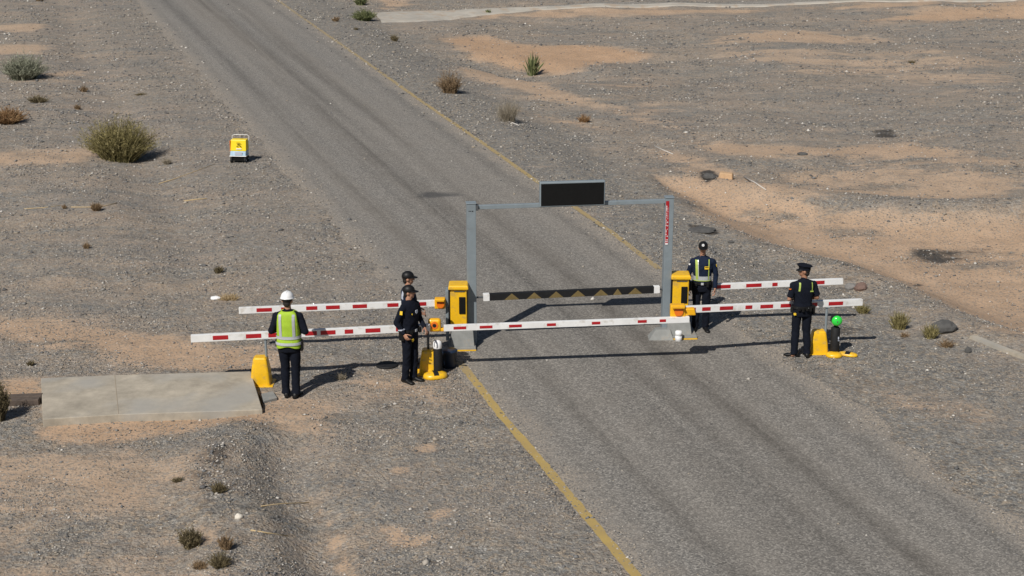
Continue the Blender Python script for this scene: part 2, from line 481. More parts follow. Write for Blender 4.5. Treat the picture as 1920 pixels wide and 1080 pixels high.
SANDS = [  # (strength, softness m, orange, outline)
    (1.0, .8, .8, [(820, 70), (905, 66), (1010, 85), (1110, 85), (1210, 100), (1150, 118), (1060, 140), (1000, 136), (940, 122), (880, 114), (860, 98), (830, 82)]),
    (.9, .7, .3, [(850, 122), (930, 138), (1000, 152), (1060, 166), (1120, 185), (1200, 200), (1190, 212), (1080, 196), (1000, 184), (930, 165), (870, 142)]),
    (.85, .7, .4, [(970, 207), (1060, 215), (1130, 235), (1250, 262), (1400, 270), (1560, 275), (1720, 272), (1800, 288), (1680, 303), (1560, 308), (1440, 298), (1300, 280), (1150, 250), (1040, 230)]),
    (1.0, 1.2, .3, [(1350, 72), (1400, 63), (1500, 61), (1620, 70), (1650, 76), (1500, 79), (1400, 77)]),
    (1.0, 1.2, .6, [(1640, 38), (1750, 15), (1990, 6), (1990, 38), (1800, 41)]),
    (.8, 1.0, .5, [(880, 36), (920, 22), (1400, 14), (1920, 2), (1920, 8), (1500, 20), (1200, 27), (1000, 34)]),
    (.9, 1.0, .4, [(690, -20), (780, 8), (740, 20), (700, 19)]),
    (.6, .8, .4, [(1060, 190), (1180, 205), (1330, 245), (1420, 268), (1300, 262), (1160, 225)]),
    (.6, .8, .5, [(1180, 262), (1300, 285), (1420, 340), (1560, 375), (1480, 385), (1330, 345), (1230, 300)]),
    (.95, .8, .45, None),
    (.35, 1.2, .5, [(1150, 120), (1260, 150), (1300, 240), (1240, 262), (1120, 215)]),
    (.45, 1., .2, [(1330, 95), (1900, 110), (1900, 160), (1500, 140)]),
    (.5, .6, .5, [(1500, 300), (1900, 290), (1920, 380), (1400, 350)]),
    (.45, .5, .5, [(1560, 690), (1700, 715), (1880, 790), (1830, 800), (1650, 750)]),
    (.75, .7, .4, [(-80, 285), (150, 285), (205, 300), (120, 313), (-80, 312)]),
    (1.0, .8, .2, [(-80, 80), (85, 84), (100, 95), (80, 104), (-80, 105)]),
    (.9, .8, .2, [(-80, 48), (100, 50), (60, 60), (-80, 60)]),
    (.7, .6, .3, [(90, 136), (150, 134), (165, 142), (90, 147)]),
    (.75, .7, .55, [(-80, 590), (200, 612), (400, 642), (480, 645), (520, 690), (470, 700), (300, 700), (180, 665), (-80, 630)]),
    (.9, .3, .6, [(70, 800), (300, 785), (490, 770), (490, 790), (330, 812), (200, 830), (80, 822)]),
    (.36, .9, .4, [(-80, 830), (300, 825), (420, 880), (360, 1120), (-80, 1120)]),
    (1.0, .15, .5, [(712, 984), (738, 984), (765, 1008), (812, 1008), (790, 1024), (735, 1022)]),
    (.95, .15, .4, [(800, 962), (842, 954), (835, 976), (806, 984)]),
    (.9, .15, .3, [(780, 835), (815, 830), (820, 845), (785, 850)]),
    (.85, .12, .3, [(735, 878), (765, 876), (760, 888), (738, 886)]),
    (.8, .15, .5, [(580, 935), (600, 935), (640, 1010), (672, 1100), (650, 1100), (615, 1010)]),
    (.8, .2, .5, [(365, 975), (395, 995), (420, 1020), (400, 1040), (380, 1010)]),
    (.5, .4, .5, [(480, 745), (620, 760), (600, 820), (480, 800)]),
    (.5, .5, .6, [(640, 690), (850, 690), (840, 760), (680, 750)]),
    (.9, .4, .7, [(0, 715), (75, 712), (75, 742), (0, 742)]),
    (.6, .5, .4, [(160, 900), (175, 895), (250, 930), (235, 940)]),
]
def gpoly(pts): return np.array([tuple(G(*p))[:2] for p in pts])
SANDS = [(a, b, c, CHANNEL if d is None else gpoly(d)) for a, b, c, d in SANDS]
HOLES = [(.7, .6, gpoly([(1480, 412), (1560, 408), (1740, 440), (1690, 458), (1560, 448)])),
         (.6, .6, gpoly([(1300, 385), (1420, 400), (1480, 430), (1400, 420)])),
         (.8, .9, gpoly([(1600, 490), (1700, 470), (1990, 462), (1990, 500), (1900, 505), (1700, 500)]))]
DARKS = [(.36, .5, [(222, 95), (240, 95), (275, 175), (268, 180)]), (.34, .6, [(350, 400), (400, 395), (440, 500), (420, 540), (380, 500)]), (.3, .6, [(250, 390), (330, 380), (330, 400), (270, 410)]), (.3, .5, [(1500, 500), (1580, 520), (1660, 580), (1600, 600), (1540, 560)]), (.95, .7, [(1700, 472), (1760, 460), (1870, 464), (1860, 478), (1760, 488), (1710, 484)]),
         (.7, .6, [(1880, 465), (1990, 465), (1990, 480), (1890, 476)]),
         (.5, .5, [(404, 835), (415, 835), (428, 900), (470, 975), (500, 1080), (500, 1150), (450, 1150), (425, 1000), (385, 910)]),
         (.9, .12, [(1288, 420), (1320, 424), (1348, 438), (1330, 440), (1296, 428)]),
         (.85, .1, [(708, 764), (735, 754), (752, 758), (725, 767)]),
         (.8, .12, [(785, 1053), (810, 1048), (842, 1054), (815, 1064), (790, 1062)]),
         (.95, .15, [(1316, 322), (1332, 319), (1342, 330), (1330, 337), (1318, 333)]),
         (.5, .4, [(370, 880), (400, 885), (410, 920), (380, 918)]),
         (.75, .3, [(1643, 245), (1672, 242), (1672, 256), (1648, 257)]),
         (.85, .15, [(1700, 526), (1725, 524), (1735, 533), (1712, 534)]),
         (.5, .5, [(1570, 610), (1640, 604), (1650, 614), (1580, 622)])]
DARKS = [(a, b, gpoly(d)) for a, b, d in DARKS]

def masks(x, y):
    sand = np.zeros(np.shape(x)); org = np.zeros(np.shape(x)); dark = np.zeros(np.shape(x))
    en = (1.0 * edge_noise(x, y, .8) + .9 * edge_noise(x / 4 + 7, y / 4, 1.0))
    for st, so, og, P in SANDS:
        m = st * (1 - sstep(-so, so, sdf(P, x, y) + en * so))
        sand = np.maximum(sand, m); org = np.maximum(org, m * og)
    for st, so, P in HOLES: sand *= 1 - st * (1 - sstep(-so, so, sdf(P, x, y) + en * so))
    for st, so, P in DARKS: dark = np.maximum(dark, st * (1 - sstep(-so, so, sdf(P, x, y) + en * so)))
    sand = sand * sstep(-.1, .6, road_dist(x, y))
    return sand, org, dark

Z = H(X, Y)
Z = np.where((Y < 10) | (Y > 140) | (abs(X) > 90), Z * .3, Z)
rd = road_dist(X, Y)
Z = np.where(rd < .3, 0.0, Z)
sand, org, dark = masks(X, Y)
shoulder = np.where(X > xr(Y), 1 - sstep(2.2, 4.2, rd + 1.2 * (fbm(X / 2, Y / 2, 3, 91) - .5)), .4 * (1 - sstep(1.5, 3.5, rd))) * (1 - sand)
ny, nx = X.shape
me = bpy.data.meshes.new('ground')
idx = np.arange(nx * ny).reshape(ny, nx)
quads = np.stack([idx[:-1, :-1], idx[:-1, 1:], idx[1:, 1:], idx[1:, :-1]], -1).reshape(-1)
me.vertices.add(nx * ny); me.vertices.foreach_set('co', np.stack([X, Y, Z], -1).reshape(-1))
nq = len(quads) // 4
me.loops.add(len(quads)); me.loops.foreach_set('vertex_index', quads)
me.polygons.add(nq); me.polygons.foreach_set('loop_start', np.arange(nq) * 4)
me.polygons.foreach_set('use_smooth', np.ones(nq, bool))
for nm, arr in (('sand', sand), ('dark', dark), ('orange', org), ('shoulder', shoulder)):
    at = me.attributes.new(nm, 'FLOAT', 'POINT'); at.data.foreach_set('value', arr.reshape(-1).astype(np.float32))
me.update(); me.validate()
me.materials.append(ground_material())
go = bpy.data.objects.new('ground', me); COL.objects.link(go)
tag(go, kind='structure')

# the road, a strip whose rim wanders a little
ys = axis([(-30, 16, 2), (16, 100, .25), (100, 240, 5)])
us = np.array([0, .01, .05, .1, .2, .3, .4, .5, .6, .7, .8, .9, .95, .99, 1.0])
YY, UU = np.meshgrid(ys, us, indexing='ij')
lx = xl(ys) + (.10 + .25 * (ys > 26)) * (fbm(ys * 1.6, ys * 0 + 3, 4, 5) - .5) * 2
rx = xr(ys) + (.12 + .3 * (ys < 32)) * (fbm(ys * 1.6, ys * 0 + 8, 4, 6) - .5) * 2
XX = lx[:, None] * (1 - UU) + rx[:, None] * UU
me = bpy.data.meshes.new('road')
n1, n2 = XX.shape
idx = np.arange(n1 * n2).reshape(n1, n2)
quads = np.stack([idx[:-1, :-1], idx[:-1, 1:], idx[1:, 1:], idx[1:, :-1]], -1).reshape(-1)
me.vertices.add(n1 * n2); me.vertices.foreach_set('co', np.stack([XX, YY, np.full_like(XX, .006)], -1).reshape(-1))
nq = len(quads) // 4
me.loops.add(len(quads)); me.loops.foreach_set('vertex_index', quads)
me.polygons.add(nq); me.polygons.foreach_set('loop_start', np.arange(nq) * 4)
uv = me.uv_layers.new(name='UVMap')
UVR = (XX - xl(YY)) / (xr(YY) - xl(YY))
UVc = np.stack([UVR, YY], -1).reshape(-1, 2)[quads].reshape(-1)
uv.data.foreach_set('uv', UVc.astype(np.float32))
st = 1 - sstep(-.25, .3, sdf(poly([(788, 366), (805, 360), (845, 362), (862, 366), (840, 371), (805, 371)]), XX, YY))
at = me.attributes.new('stain', 'FLOAT', 'POINT'); at.data.foreach_set('value', st.reshape(-1).astype(np.float32))
me.update(); me.validate(); me.materials.append(road_material())
road = bpy.data.objects.new('road', me); COL.objects.link(road); tag(road, kind='structure')

def strip(pts, w, z, step=.12, jag=.012):
    """painted stripe along a polyline of world (x, y, wear)"""
    out = MB(); P = []
    for (a, b) in zip(pts[:-1], pts[1:]):
        L = math.hypot(b[0] - a[0], b[1] - a[1]); k = max(1, int(L / step))
        for i in range(k): t = i / k; P.append([a[j] + (b[j] - a[j]) * t for j in range(3)])
    P.append(list(pts[-1])); vs = []; fs = []; wr = []
    for i, p in enumerate(P):
        q0 = P[max(i - 3, 0)]; q1 = P[min(i + 3, len(P) - 1)]
        dx, dy = q1[0] - q0[0], q1[1] - q0[1]; L = math.hypot(dx, dy); nx_, ny_ = -dy / L, dx / L
        for sgn in (-1, 1):
            j = random.uniform(-jag, jag)
            vs.append((p[0] + sgn * (w / 2 + j) * nx_, p[1] + sgn * (w / 2 + j) * ny_, z)); wr.append(p[2])
    for i in range(len(P) - 1): fs.append((2 * i, 2 * i + 2, 2 * i + 3, 2 * i + 1))
    out.add(vs, fs); return out, wr

PAINT = paint_material()
def yellow(px, w):
    m, wr = strip([(*flat(a, b), c) for a, b, c in px], w, .0105)
    m.f = [f[::-1] for f in m.f]
    o = m.build('yellow_line', PAINT, road)
    at = o.data.attributes.new('wear', 'FLOAT', 'POINT'); at.data.foreach_set('value', wr)
yellow([(1330, 1228, -.2), (1195, 1083, -.2), (1030, 884, -.15), (940, 780, -.12), (888, 712, .0), (862, 680, .3)], .15)
yellow([(1236, 505, .2), (1150, 438, .16), (1003, 338, .12), (900, 265, .12), (790, 190, .14), (680, 112, .2), (548, 20, .26), (440, -58, .26)], .14)

# far side road with its concrete mouth
def sheet(px, z, name, m, n=14):
    """px: list of (upper point, lower point) pairs along the strip"""
    mb = MB(); rows = []
    for (a, b) in px:
        A = G(*a); B = G(*b)
        rows.append((A, B))
    P = []
    for (a, b) in zip(rows[:-1], rows[1:]):
        for i in range(n): t = i / n; P.append((a[0].lerp(b[0], t), a[1].lerp(b[1], t)))
    P.append(rows[-1]); vs = []; fs = []; K = 8
    for A, B in P:
        for k in range(K + 1):
            q = A.lerp(B, k / K); vs.append((q.x, q.y, (gz(q.x, q.y) + (z if 0 < k < K else -.03))))
    for i in range(len(P) - 1):
        for k in range(K):
            a = i * (K + 1) + k; fs.append((a, a + 1, a + K + 2, a + K + 1))
    mb.add(vs, fs)
    return mb.build(name, m)
CONC_PALE = mat('pale_concrete_road', (.40, .37, .32), .85, noise=(1.2, .18), bump=(30, .3, .004), var=(2.0, (.36, .27, .19), .52))
ASPH2 = road_material(False, "far_asphalt")
o = sheet([((1000, 12), (1000, 21)), ((1200, 4), (1200, 13)), ((1500, -4), (1500, 7)), ((2000, -14), (2000, -4))], .035, 'side_road', ASPH2); tag(o, kind='structure')
o = sheet([((700, 22), (716, 43)), ((800, 19), (800, 42)), ((900, 17), (870, 34)), ((1000, 14), (1000, 20.5)), ((1300, 7), (1300, 12)), ((1500, 5.4), (1500, 9)), ((2000, -5), (2000, -1))], .05, 'concrete_path', CONC_PALE); tag(o, kind='structure')

# ------------------------------------------------------------------ loose gravel (nobody could count it)
def gravel():
    N = 300000
    ang = rng.uniform(R(6.2), R(28.0), N); yy = CAMH / np.tan(ang)
    hw = yy * .36 + 1
    xx = rng.uniform(-1, 1, N) * hw
    d = road_dist(xx, yy); sa, og, dk = masks(xx, yy)
    cl = fbm(xx / 1.2, yy / 1.2, 4, 71)
    p = np.where(d > 0, .25 + 1.1 * sstep(.42, .62, cl), 0)
    p *= 1 - .86 * sa
    p = np.where((d > -1.2) & (d <= 0), .9 * np.exp(d / .28), p)
    p = np.where(d <= -1.2, .006, p)
    p = np.where(dk > .4, np.where(xx < 0, 1.0, .12), p)
    slab = sdf(poly([(77, 708), (470, 696), (494, 772), (80, 802)]), xx, yy)
    sr = sdf(poly([(700, 18), (2000, -14), (2000, 0), (1000, 22), (870, 35), (716, 44)]), xx, yy)
    p = np.where((slab < .05) | (sr < 0), 0, p)
    keep = rng.uniform(0, 1, N) < p
    xx, yy, dk = xx[keep], yy[keep], dk[keep]; n = len(xx)
    zz = H(xx, yy); zz = np.where(road_dist(xx, yy) < .3, 0.004, zz)
    r = rng.lognormal(-4.5, .42, n) * np.clip(yy / 27, .85, 2.8) * (1 + .5 * (dk > .4))
    r = np.clip(r, .006, .07)
    t = (1 + 5 ** .5) / 2
    T = np.array([(1, 0, 0), (0, 1, 0), (-1, 0, 0), (0, -1, 0), (.1, .1, .8), (-.1, 0, -.8)], float)
    Fc = np.array([(0, 1, 4), (1, 2, 4), (2, 3, 4), (3, 0, 4), (1, 0, 5), (2, 1, 5), (3, 2, 5), (0, 3, 5)])
    V = T[None] * (1 + rng.uniform(-.35, .35, (n, 6, 3)))
    V[:, :, 0] *= rng.uniform(.8, 1.5, (n, 1)); V[:, :, 2] *= rng.uniform(.5, .9, (n, 1))
    a = rng.uniform(0, 6.28, n); ca, sa_ = np.cos(a)[:, None], np.sin(a)[:, None]
    x2 = V[:, :, 0] * ca - V[:, :, 1] * sa_; y2 = V[:, :, 0] * sa_ + V[:, :, 1] * ca
    V = np.stack([x2, y2, V[:, :, 2]], -1) * r[:, None, None]
    V[:, :, 0] += xx[:, None]; V[:, :, 1] += yy[:, None]; V[:, :, 2] += (zz + r * .22)[:, None]
    FF = (Fc[None] + (np.arange(n) * 6)[:, None, None]).reshape(-1)
    me = bpy.data.meshes.new('gravel')
    me.vertices.add(n * 6); me.vertices.foreach_set('co', V.reshape(-1))
    me.loops.add(len(FF)); me.loops.foreach_set('vertex_index', FF)
    me.polygons.add(n * 8); me.polygons.foreach_set('loop_start', np.arange(n * 8) * 3)
    me.update(); me.validate()
    me.materials.append(island_material('gravel_stone', [(0, (.09, .088, .086)), (.3, (.155, .155, .157)), (.55, (.24, .228, .21)), (.75, (.32, .27, .21)), (.93, (.42, .39, .35)), (1, (.60, .57, .52))]))
    o = bpy.data.objects.new('gravel', me); COL.objects.link(o)
    tag(o, 'loose grey and tan gravel strewn over the desert ground beside the road', 'gravel', kind='stuff')
gravel()

# ================================================================== MATERIALS
YEL = mat('yellow_paint', (.80, .46, .012), .38, noise=(5, .12), coat=.1, var=(9, (.40, .27, .09), .55, .6))
YEL2 = mat('yellow_lamp_housing', (.82, .42, .01), .35, noise=(8, .1))
ORG = mat('orange_lens', (.75, .17, .015), .25, coat=.4)
WHT = mat('white_paint', (.76, .76, .75), .42, noise=(4, .10), var=(7, (.44, .39, .32), .57, .55))
RED = mat('red_reflective', (.40, .012, .018), .4, noise=(12, .2))
GST = mat('grey_painted_steel', (.235, .275, .30), .45, metal=.15, noise=(5, .12), var=(7, (.17, .155, .14), .64, .5))
GDK = mat('dark_steel', (.10, .105, .11), .5, metal=.3, noise=(6, .2))
CON = mat('grey_plinth', (.23, .235, .225), .8, noise=(6, .2), bump=(40, .3, .004), var=(5, (.33, .27, .2), .58, .6))
BLK = mat('black_panel', (.006, .006, .006), .5, spec=.25, noise=(20, .3))
BLR = mat('black_rubber', (.011, .011, .012), .7, spec=.3, noise=(14, .4))
DULY = mat('dull_yellow_plate', (.17, .122, .045), .6, noise=(10, .25))
BLUE = mat('dark_blue_plastic', (.012, .022, .045), .4, noise=(10, .2))
SKIN = mat('skin', (.42, .22, .14), .55, noise=(30, .1))
SKIN2 = mat('tanned_skin', (.33, .165, .10), .55, noise=(30, .1))
NAVY = mat('navy_cloth', (.0055, .0075, .0145), .9, spec=.18, noise=(22, .25), bump=(26, .55, .012))
NAVY2 = mat('dark_blue_shirt', (.009, .016, .037), .9, spec=.2, noise=(22, .25), bump=(24, .5, .012))
LEA = mat('black_leather', (.008, .008, .0085), .5, spec=.3, noise=(20, .2))
HIV = mat('lime_vest_cloth', (.34, .52, .03), .75, noise=(8, .12), bump=(14, .6, .012))
SIL = mat('silver_tape', (.50, .52, .55), .35, metal=.2, noise=(30, .12))
LIMT = mat('lime_tape', (.36, .46, .09), .6)
HAIR = mat('dark_hair', (.012, .009, .007), .7, bump=(90, .4, .004))
WPL = mat('white_plastic', (.80, .80, .80), .3, noise=(6, .06))
EYE = mat('eye_dark', (.02, .015, .012), .3)
LIP = mat('lip', (.25, .09, .07), .5)
GOLD = mat('yellow_emblem', (.75, .50, .03), .4)
PALE = mat('pale_patch', (.45, .48, .55), .6)
GREEN = mat('green_lens', (.03, .62, .06), .25, coat=.5)
CONS = mat('slab_concrete', (.39, .345, .275), .85, noise=(3.2, .30), bump=(25, .35, .005), var=(.9, (.32, .31, .285), .5, .7))
WOOD = mat('weathered_timber', (.10, .075, .06), .85, noise=(9, .35), bump=(40, .6, .01))

# ================================================================== GATE AND BARRIERS
def pt(px, py, foot):
    """point at photo (px, py) standing over the ground row `foot`"""
    g = G(px, foot); return Vector((g.x, g.y, ZAT(py, g.y)))

def beam(mb, A, B, h, d, cur=0):
    """rectangular beam from A to B (centre line), height h, depth d"""
    mb.cur = cur
    A = Vector(A); B = Vector(B); t = (B - A).normalized(); s_ = t.cross(Vector((0, 0, 1))).normalized(); u = s_.cross(t)
    vs = []
    for P in (A, B):
        for i, j in ((-1, -1), (1, -1), (1, 1), (-1, 1)): vs.append(P + s_ * d / 2 * i + u * h / 2 * j)
    mb.add(vs, [(0, 1, 2, 3), (7, 6, 5, 4), (4, 5, 1, 0), (5, 6, 2, 1), (6, 7, 3, 2), (7, 4, 0, 3)])
    mb.cur = 0

def arm_mesh(A, B, h, d, stripes, frac=.62):
    """white arm with proud red reflectors on the side towards the camera; stripes are photo columns"""
    mb = MB(); beam(mb, A, B, h, d)
    A = Vector(A); B = Vector(B); t = (B - A).normalized(); s_ = t.cross(Vector((0, 0, 1))).normalized(); 
    if s_.y > 0: s_ = -s_
    u = Vector((0, 0, 1))
    def param(px):     # where the arm crosses that column
        k = (px - CX) / F
        def f(P): return P.x - k * (P.y * CP + (CAMH - P.z) * SP)
        return f(A) / (f(A) - f(B))
    for a, b in stripes:
        P = A.lerp(B, param(a)); Q = A.lerp(B, param(b))
        off = s_ * (d / 2 + .0005)
        mbx = MB(); beam(mbx, P + off + u * h * .02, Q + off + u * h * .02, h * frac, .006)
        mb.cur = 1; mb.add(mbx.v, mbx.f); mb.cur = 0
    return mb

HB = .90
# --- near left arm: yellow pivot housing on a post and footing
A = U(358, 634.5, HB); B = U(806, 613.5, HB)
pv = U(815, 609, HB)
base = Vector((pv.x, pv.y, gz(pv.x, pv.y)))
nl = thing('boom_barrier', 'long red and white boom arm passing just behind the white helmeted worker', 'barrier arm', base, group='red and white boom barriers')
arm_mesh(A, B, .125, .08, [(399, 428), (461, 490), (503, 524), (572, 594), (601, 629), (646, 662), (685, 713), (742, 762)]).build('arm', [WHT, RED], nl, bevel=.006, off=base)
m = MB(); m.box((0, -.03, HB + .01), (.23, .14, .24)); 
o = m.build('pivot_housing', YEL2, nl, bevel=.05, seg=4)
m = MB(); m.tube([(0, -.098, HB + .02), (0, -.108, HB + .02)], [.07, .068], 20); m.build('emblem_disc', ORG, o)
m = MB(); m.tube([(0, -.109, HB + .02), (0, -.112, HB + .02)], [.035, .035], 16); m.build('emblem_centre', BLR, o)
m = MB(); m.box((.16, -.02, HB - .075), (.16, .1, .06), top=(.7, 1)); m.build('bracket', YEL2, nl, bevel=.015)
m = MB(); m.tube([(-.12, 0, .3), (-.12, 0, HB - .05)], .022, 10); m.build('post', GDK, nl, smooth=True)

def footing(parent, c, w, h, d, mt, flange=True):
    m = MB()
    prof = [(0, 1.0), (.08, .98), (.5, .88), (.86, .72), (.95, .66), (1.0, .52)]
    rings = []
    for z, k in prof:
        ring = []
        for i in range(20):
            a = 2 * math.pi * i / 20; ca, sa = math.cos(a), math.sin(a)
            ex = 2 / 7.0
            ring.append((c[0] + math.copysign(abs(ca) ** ex, ca) * w / 2 * k, c[1] + math.copysign(abs(sa) ** ex, sa) * d / 2 * k, c[2] + z * h))
        rings.append(ring)
    m.loft(rings)
    f = m.build('footing', mt, parent, smooth=False, bevel=.006)
    if flange:
        q = MB(); q.box((c[0], c[1], c[2] + .015), (w * 1.25, d * 1.2, .03)); q.build('base_plate', mt, f, bevel=.006)
    return f
footing(nl, (-.12, 0, -.01), .34, .46, .32, YEL)

# --- arm rests: yellow footing with a steel rod
def arm_rest(px, foot, w, h, label, top=HB - .06, rodx=0):
    g = G(px, foot)
    t = thing('arm_rest', label, 'barrier support', g, group='yellow footings carrying the barrier arms')
    footing(t, (-.0, 0, -.01), w, h, w * .9, YEL)
    m = MB(); m.tube([(rodx, 0, h - .05), (rodx, 0, top - g.z)], .022, 10); m.box((rodx, 0, top - g.z + .005), (.09, .08, .02))
    m.build('rod', GST, t, smooth=False)
    return t
# arm line at the columns of the rests
def on_line(A, B, px):
    k = (px - CX) / F
    def f(P): return P.x - k * (P.y * CP + (CAMH - P.z) * SP)
    t = f(A) / (f(A) - f(B)); return A.lerp(B, t)
q = on_line(A, B, 492)
t = thing('arm_rest', 'tall bright yellow footing with steel rod standing at the end of the concrete slab', 'barrier support', (q.x, q.y, gz(q.x, q.y)), group='yellow footings carrying the barrier arms')
footing(t, (-.05, -.02, -.01), .36, .52, .34, YEL)
m = MB(); m.tube([(.05, 0, .45), (.05, 0, HB - .075)], .022, 10); m.box((.05, 0, HB - .07), (.09, .08, .016)); m.build('rod', GST, t)

# --- near middle arm and near right arm, joined by the signal housing
A2 = U(832, 615, HB - .02); B2 = U(1292, 598.5, HB)
A3 = U(1262, 581, HB + .15); B3 = U(1616, 566, HB + .02)
B3 = Vector((B3.x, B3.y, B3.z))
j = U(1270, 590, HB + .05); base = Vector((j.x, j.y, 0))
nm = thing('boom_barrier', 'red and white arm reaching across the road in front of both grey posts', 'barrier arm', base, group='red and white boom barriers')
arm_mesh(A2, B2, .105, .075, [(850, 874), (899, 923), (954, 978), (1025, 1042), (1109, 1125), (1195, 1212), (1236, 1248)], .5).build('arm', [WHT, RED], nm, bevel=.006, off=base)
arm_mesh(A3, B3, .12, .08, [(1290, 1303), (1315, 1331), (1348, 1373), (1396, 1409), (1424, 1448), (1462, 1482), (1521, 1531), (1552, 1579)], .58).build('arm', [WHT, RED], nm, bevel=.006, off=base)
def lamp(parent, c, w, h, d=.16):
    m = MB(); m.box(c, (w, d, h)); hs = m.build('lamp_housing', YEL2, parent, bevel=.022, seg=3)
    m = MB(); m.lathe([(.0, 0), (h * .33, 0), (h * .36, .008), (h * .36, .03), (h * .33, .032)], 20)
    m.v = [(c[0] + x * 1.0 + w * .05, c[1] - d / 2 - z, c[2] + y) for x, y, z in m.v]
    m.build('lens', ORG, hs, smooth=False)
    m = MB(); m.box((c[0], c[1] - d / 2 - .04, c[2] + h * .42), (w * .8, .1, .012)); m.build('visor', YEL2, hs)
    return hs
lc = on_line(A3, B3, 1270); lamp(nm, (lc.x - base.x, lc.y - base.y - .03, lc.z - base.z), .27, .22)
m = MB(); m.box((lc.x - base.x + .22, lc.y - base.y - .02, lc.z - base.z - .02), (.22, .13, .13), top=(.75, 1)); m.build('clamp', YEL2, nm, bevel=.02)
q = on_line(A3, B3, 1551)
t = thing('arm_rest', 'yellow wedge footing with steel rod beside the green lamp bollard', 'barrier support', (q.x, q.y, 0), group='yellow footings carrying the barrier arms')
footing(t, (-.12, 0, -.01), .35, .44, .32, YEL)
m = MB(); m.tube([(0, 0, .02), (0, 0, q.z - .075)], .024, 10); m.box((0, 0, q.z - .069), (.09, .08, .016)); m.build('rod', GST, t)

# --- cabinets
def cabinet(px, foot, label, name='boom_barrier'):
    g = G(px, foot)
    t = thing(name, label, 'barrier arm', g, group='red and white boom barriers')
    zt = ZAT(0, g.y)
    m = MB(); m.box((0, 0, .78), (.31, .30, .76)); c = m.build('cabinet', YEL, t, bevel=.02, seg=3)
    m = MB(); m.box((0, -.01, 1.175), (.37, .37, .05)); m.box((0, -.01, 1.215), (.37, .37, .03), top=(.9, .88)); m.build('lid', YEL, t, bevel=.012, seg=3)
    m = MB(); m.box((.07, -.158, .84), (.12, .02, .33)); m.build('black_panel', BLK, c, bevel=.01)
    m = MB(); m.box((.02, -.156, 1.11), (.2, .012, .012)); m.build('latch', GDK, c)
    m = MB(); m.box((-.172, -.02, .78), (.03, .26, .72)); m.build('dark_gap_fill', BLR, t)  # black filler, darkness of the narrow gap beside the cabinet put into colour
    m = MB(); m.box((-.215, .02, .62), (.055, .24, .98)); m.build('rear_channel', GST, t, bevel=.006)
    return t, g
cl, gl = cabinet(861, 648, 'yellow cabinet beside the left grey post carrying the rear left striped arm')
Af = U(448, 582, .88); Bf = U(818, 568, .88)
arm_mesh(Af, Bf, .115, .075, [(481, 510), (527, 541), (574, 595), (611, 637), (661, 688), (726, 747), (784, 799)]).build('arm', [WHT, RED], cl, bevel=.006, off=gl)
print('left cabinet y', gl, 'arm end', Bf)
lamp(cl, (Bf.x - gl.x + .07, Bf.y - gl.y, Bf.z - gl.z), .2, .2, .15)
m = MB(); beam(m, Bf - gl + Vector((.1, .0, 0)), Vector((-.16, 0, .88)), .06, .05); m.build('arm_bracket', GDK, cl)

cr, gr = cabinet(1272, 627, 'yellow cabinet beside the right grey post carrying the rear right striped arm')
Ar = U(1291, 539.5, .84); Br = U(1580, 527, .86)
arm_mesh(Ar, Br, .115, .075, [(1340, 1369), (1398, 1427), (1447, 1457), (1522, 1545)]).build('arm', [WHT, RED], cr, bevel=.006, off=gr)
print('right cabinet', gr, Ar, Br)
m = MB(); beam(m, Vector((.1, .1, .84)), Ar - gr + Vector((.02, 0, 0)), .07, .06); m.build('arm_bracket', GDK, cr)

# --- the height gate
pl = G(886, 650); pr = G(1247, 628)
pl.y += .22; pl.x = (885 - CX) / F * (pl.y * CP + CAMH * SP); pr.x = (1247 - CX) / F * (pr.y * CP + CAMH * SP)
HL = ZAT(381, pl.y); HR = ZAT(370, pr.y)
print('gate', pl, pr, HL, HR)
gate = thing('height_gate', 'grey steel frame over the road with a blank black display and striped bar', 'gate', (pl.x, pl.y, 0))
gb = Vector((pl.x, pl.y, 0))
ang = math.atan2(pr.y - pl.y, pr.x - pl.x)
Rz = Matrix.Rotation(ang, 4, 'Z')
def gpost(P, w, d, h):
    m = MB(); m.box((0, 0, h / 2), (w, d, h)); m.box((0, 0, h + .01), (w + .02, d + .02, .02))
    m.v = [tuple(Rz @ Vector(v) + Vector((P.x, P.y, 0)) - gb) for v in m.v]
    return m.build('post', GST, gate, bevel=.008)
p1 = gpost(pl, .17, .16, HL)
m = MB(); m.box((-.02, -.084, HL - .13), (.05, .006, .008)); m.box((.03, -.084, HL - .13), (.02, .006, .014)); m.build('stencil_mark', BLK, p1)
m = MB(); m.box((.11, -.0, HL - .08), (.05, .12, .1)); m.build('bracket', GDK, p1, bevel=.005)
p2 = gpost(pr, .155, .16, HR)
# warning label on the left face
stk = MB(); rel = pr - gb
X0 = -.045
stk.box((X0, -.084, HR - .47), (.06, .006, .84)); stk.v = [tuple(Rz @ Vector(v) + Vector((rel.x, rel.y, 0))) for v in stk.v]
so = stk.build('warning_label', RED, p2)
ch = MB(); random.seed(3)
z = HR - .15
while z > HR - .86:
    for k in range(2):
        if random.random() < .8: ch.box((X0 - .012 + k * .022, -.0885, z), (.014 if random.random() < .6 else .006, .003, random.choice([.008, .016, .022])))
    z -= .034
ch.box((X0, -.0885, HR - .875), (.05, .003, .03)); ch.box((X0 - .026, -.0885, HR - .5), (.004, .003, .74)); ch.box((X0, -.0885, HR - .52), (.05, .003, .008))
ch.v = [tuple(Rz @ Vector(v) + Vector((rel.x, rel.y, 0))) for v in ch.v]
ch.build('label_lettering', WPL, so)
# crossbar
CA = Vector((pl.x + .08, pl.y + .02, HL - .08)); CB = Vector((pr.x - .07, pr.y - .0, HR - .07))
m = MB(); beam(m, CA, CB, .075, .075); m.build('crossbar', GST, gate, bevel=.006, off=gb)
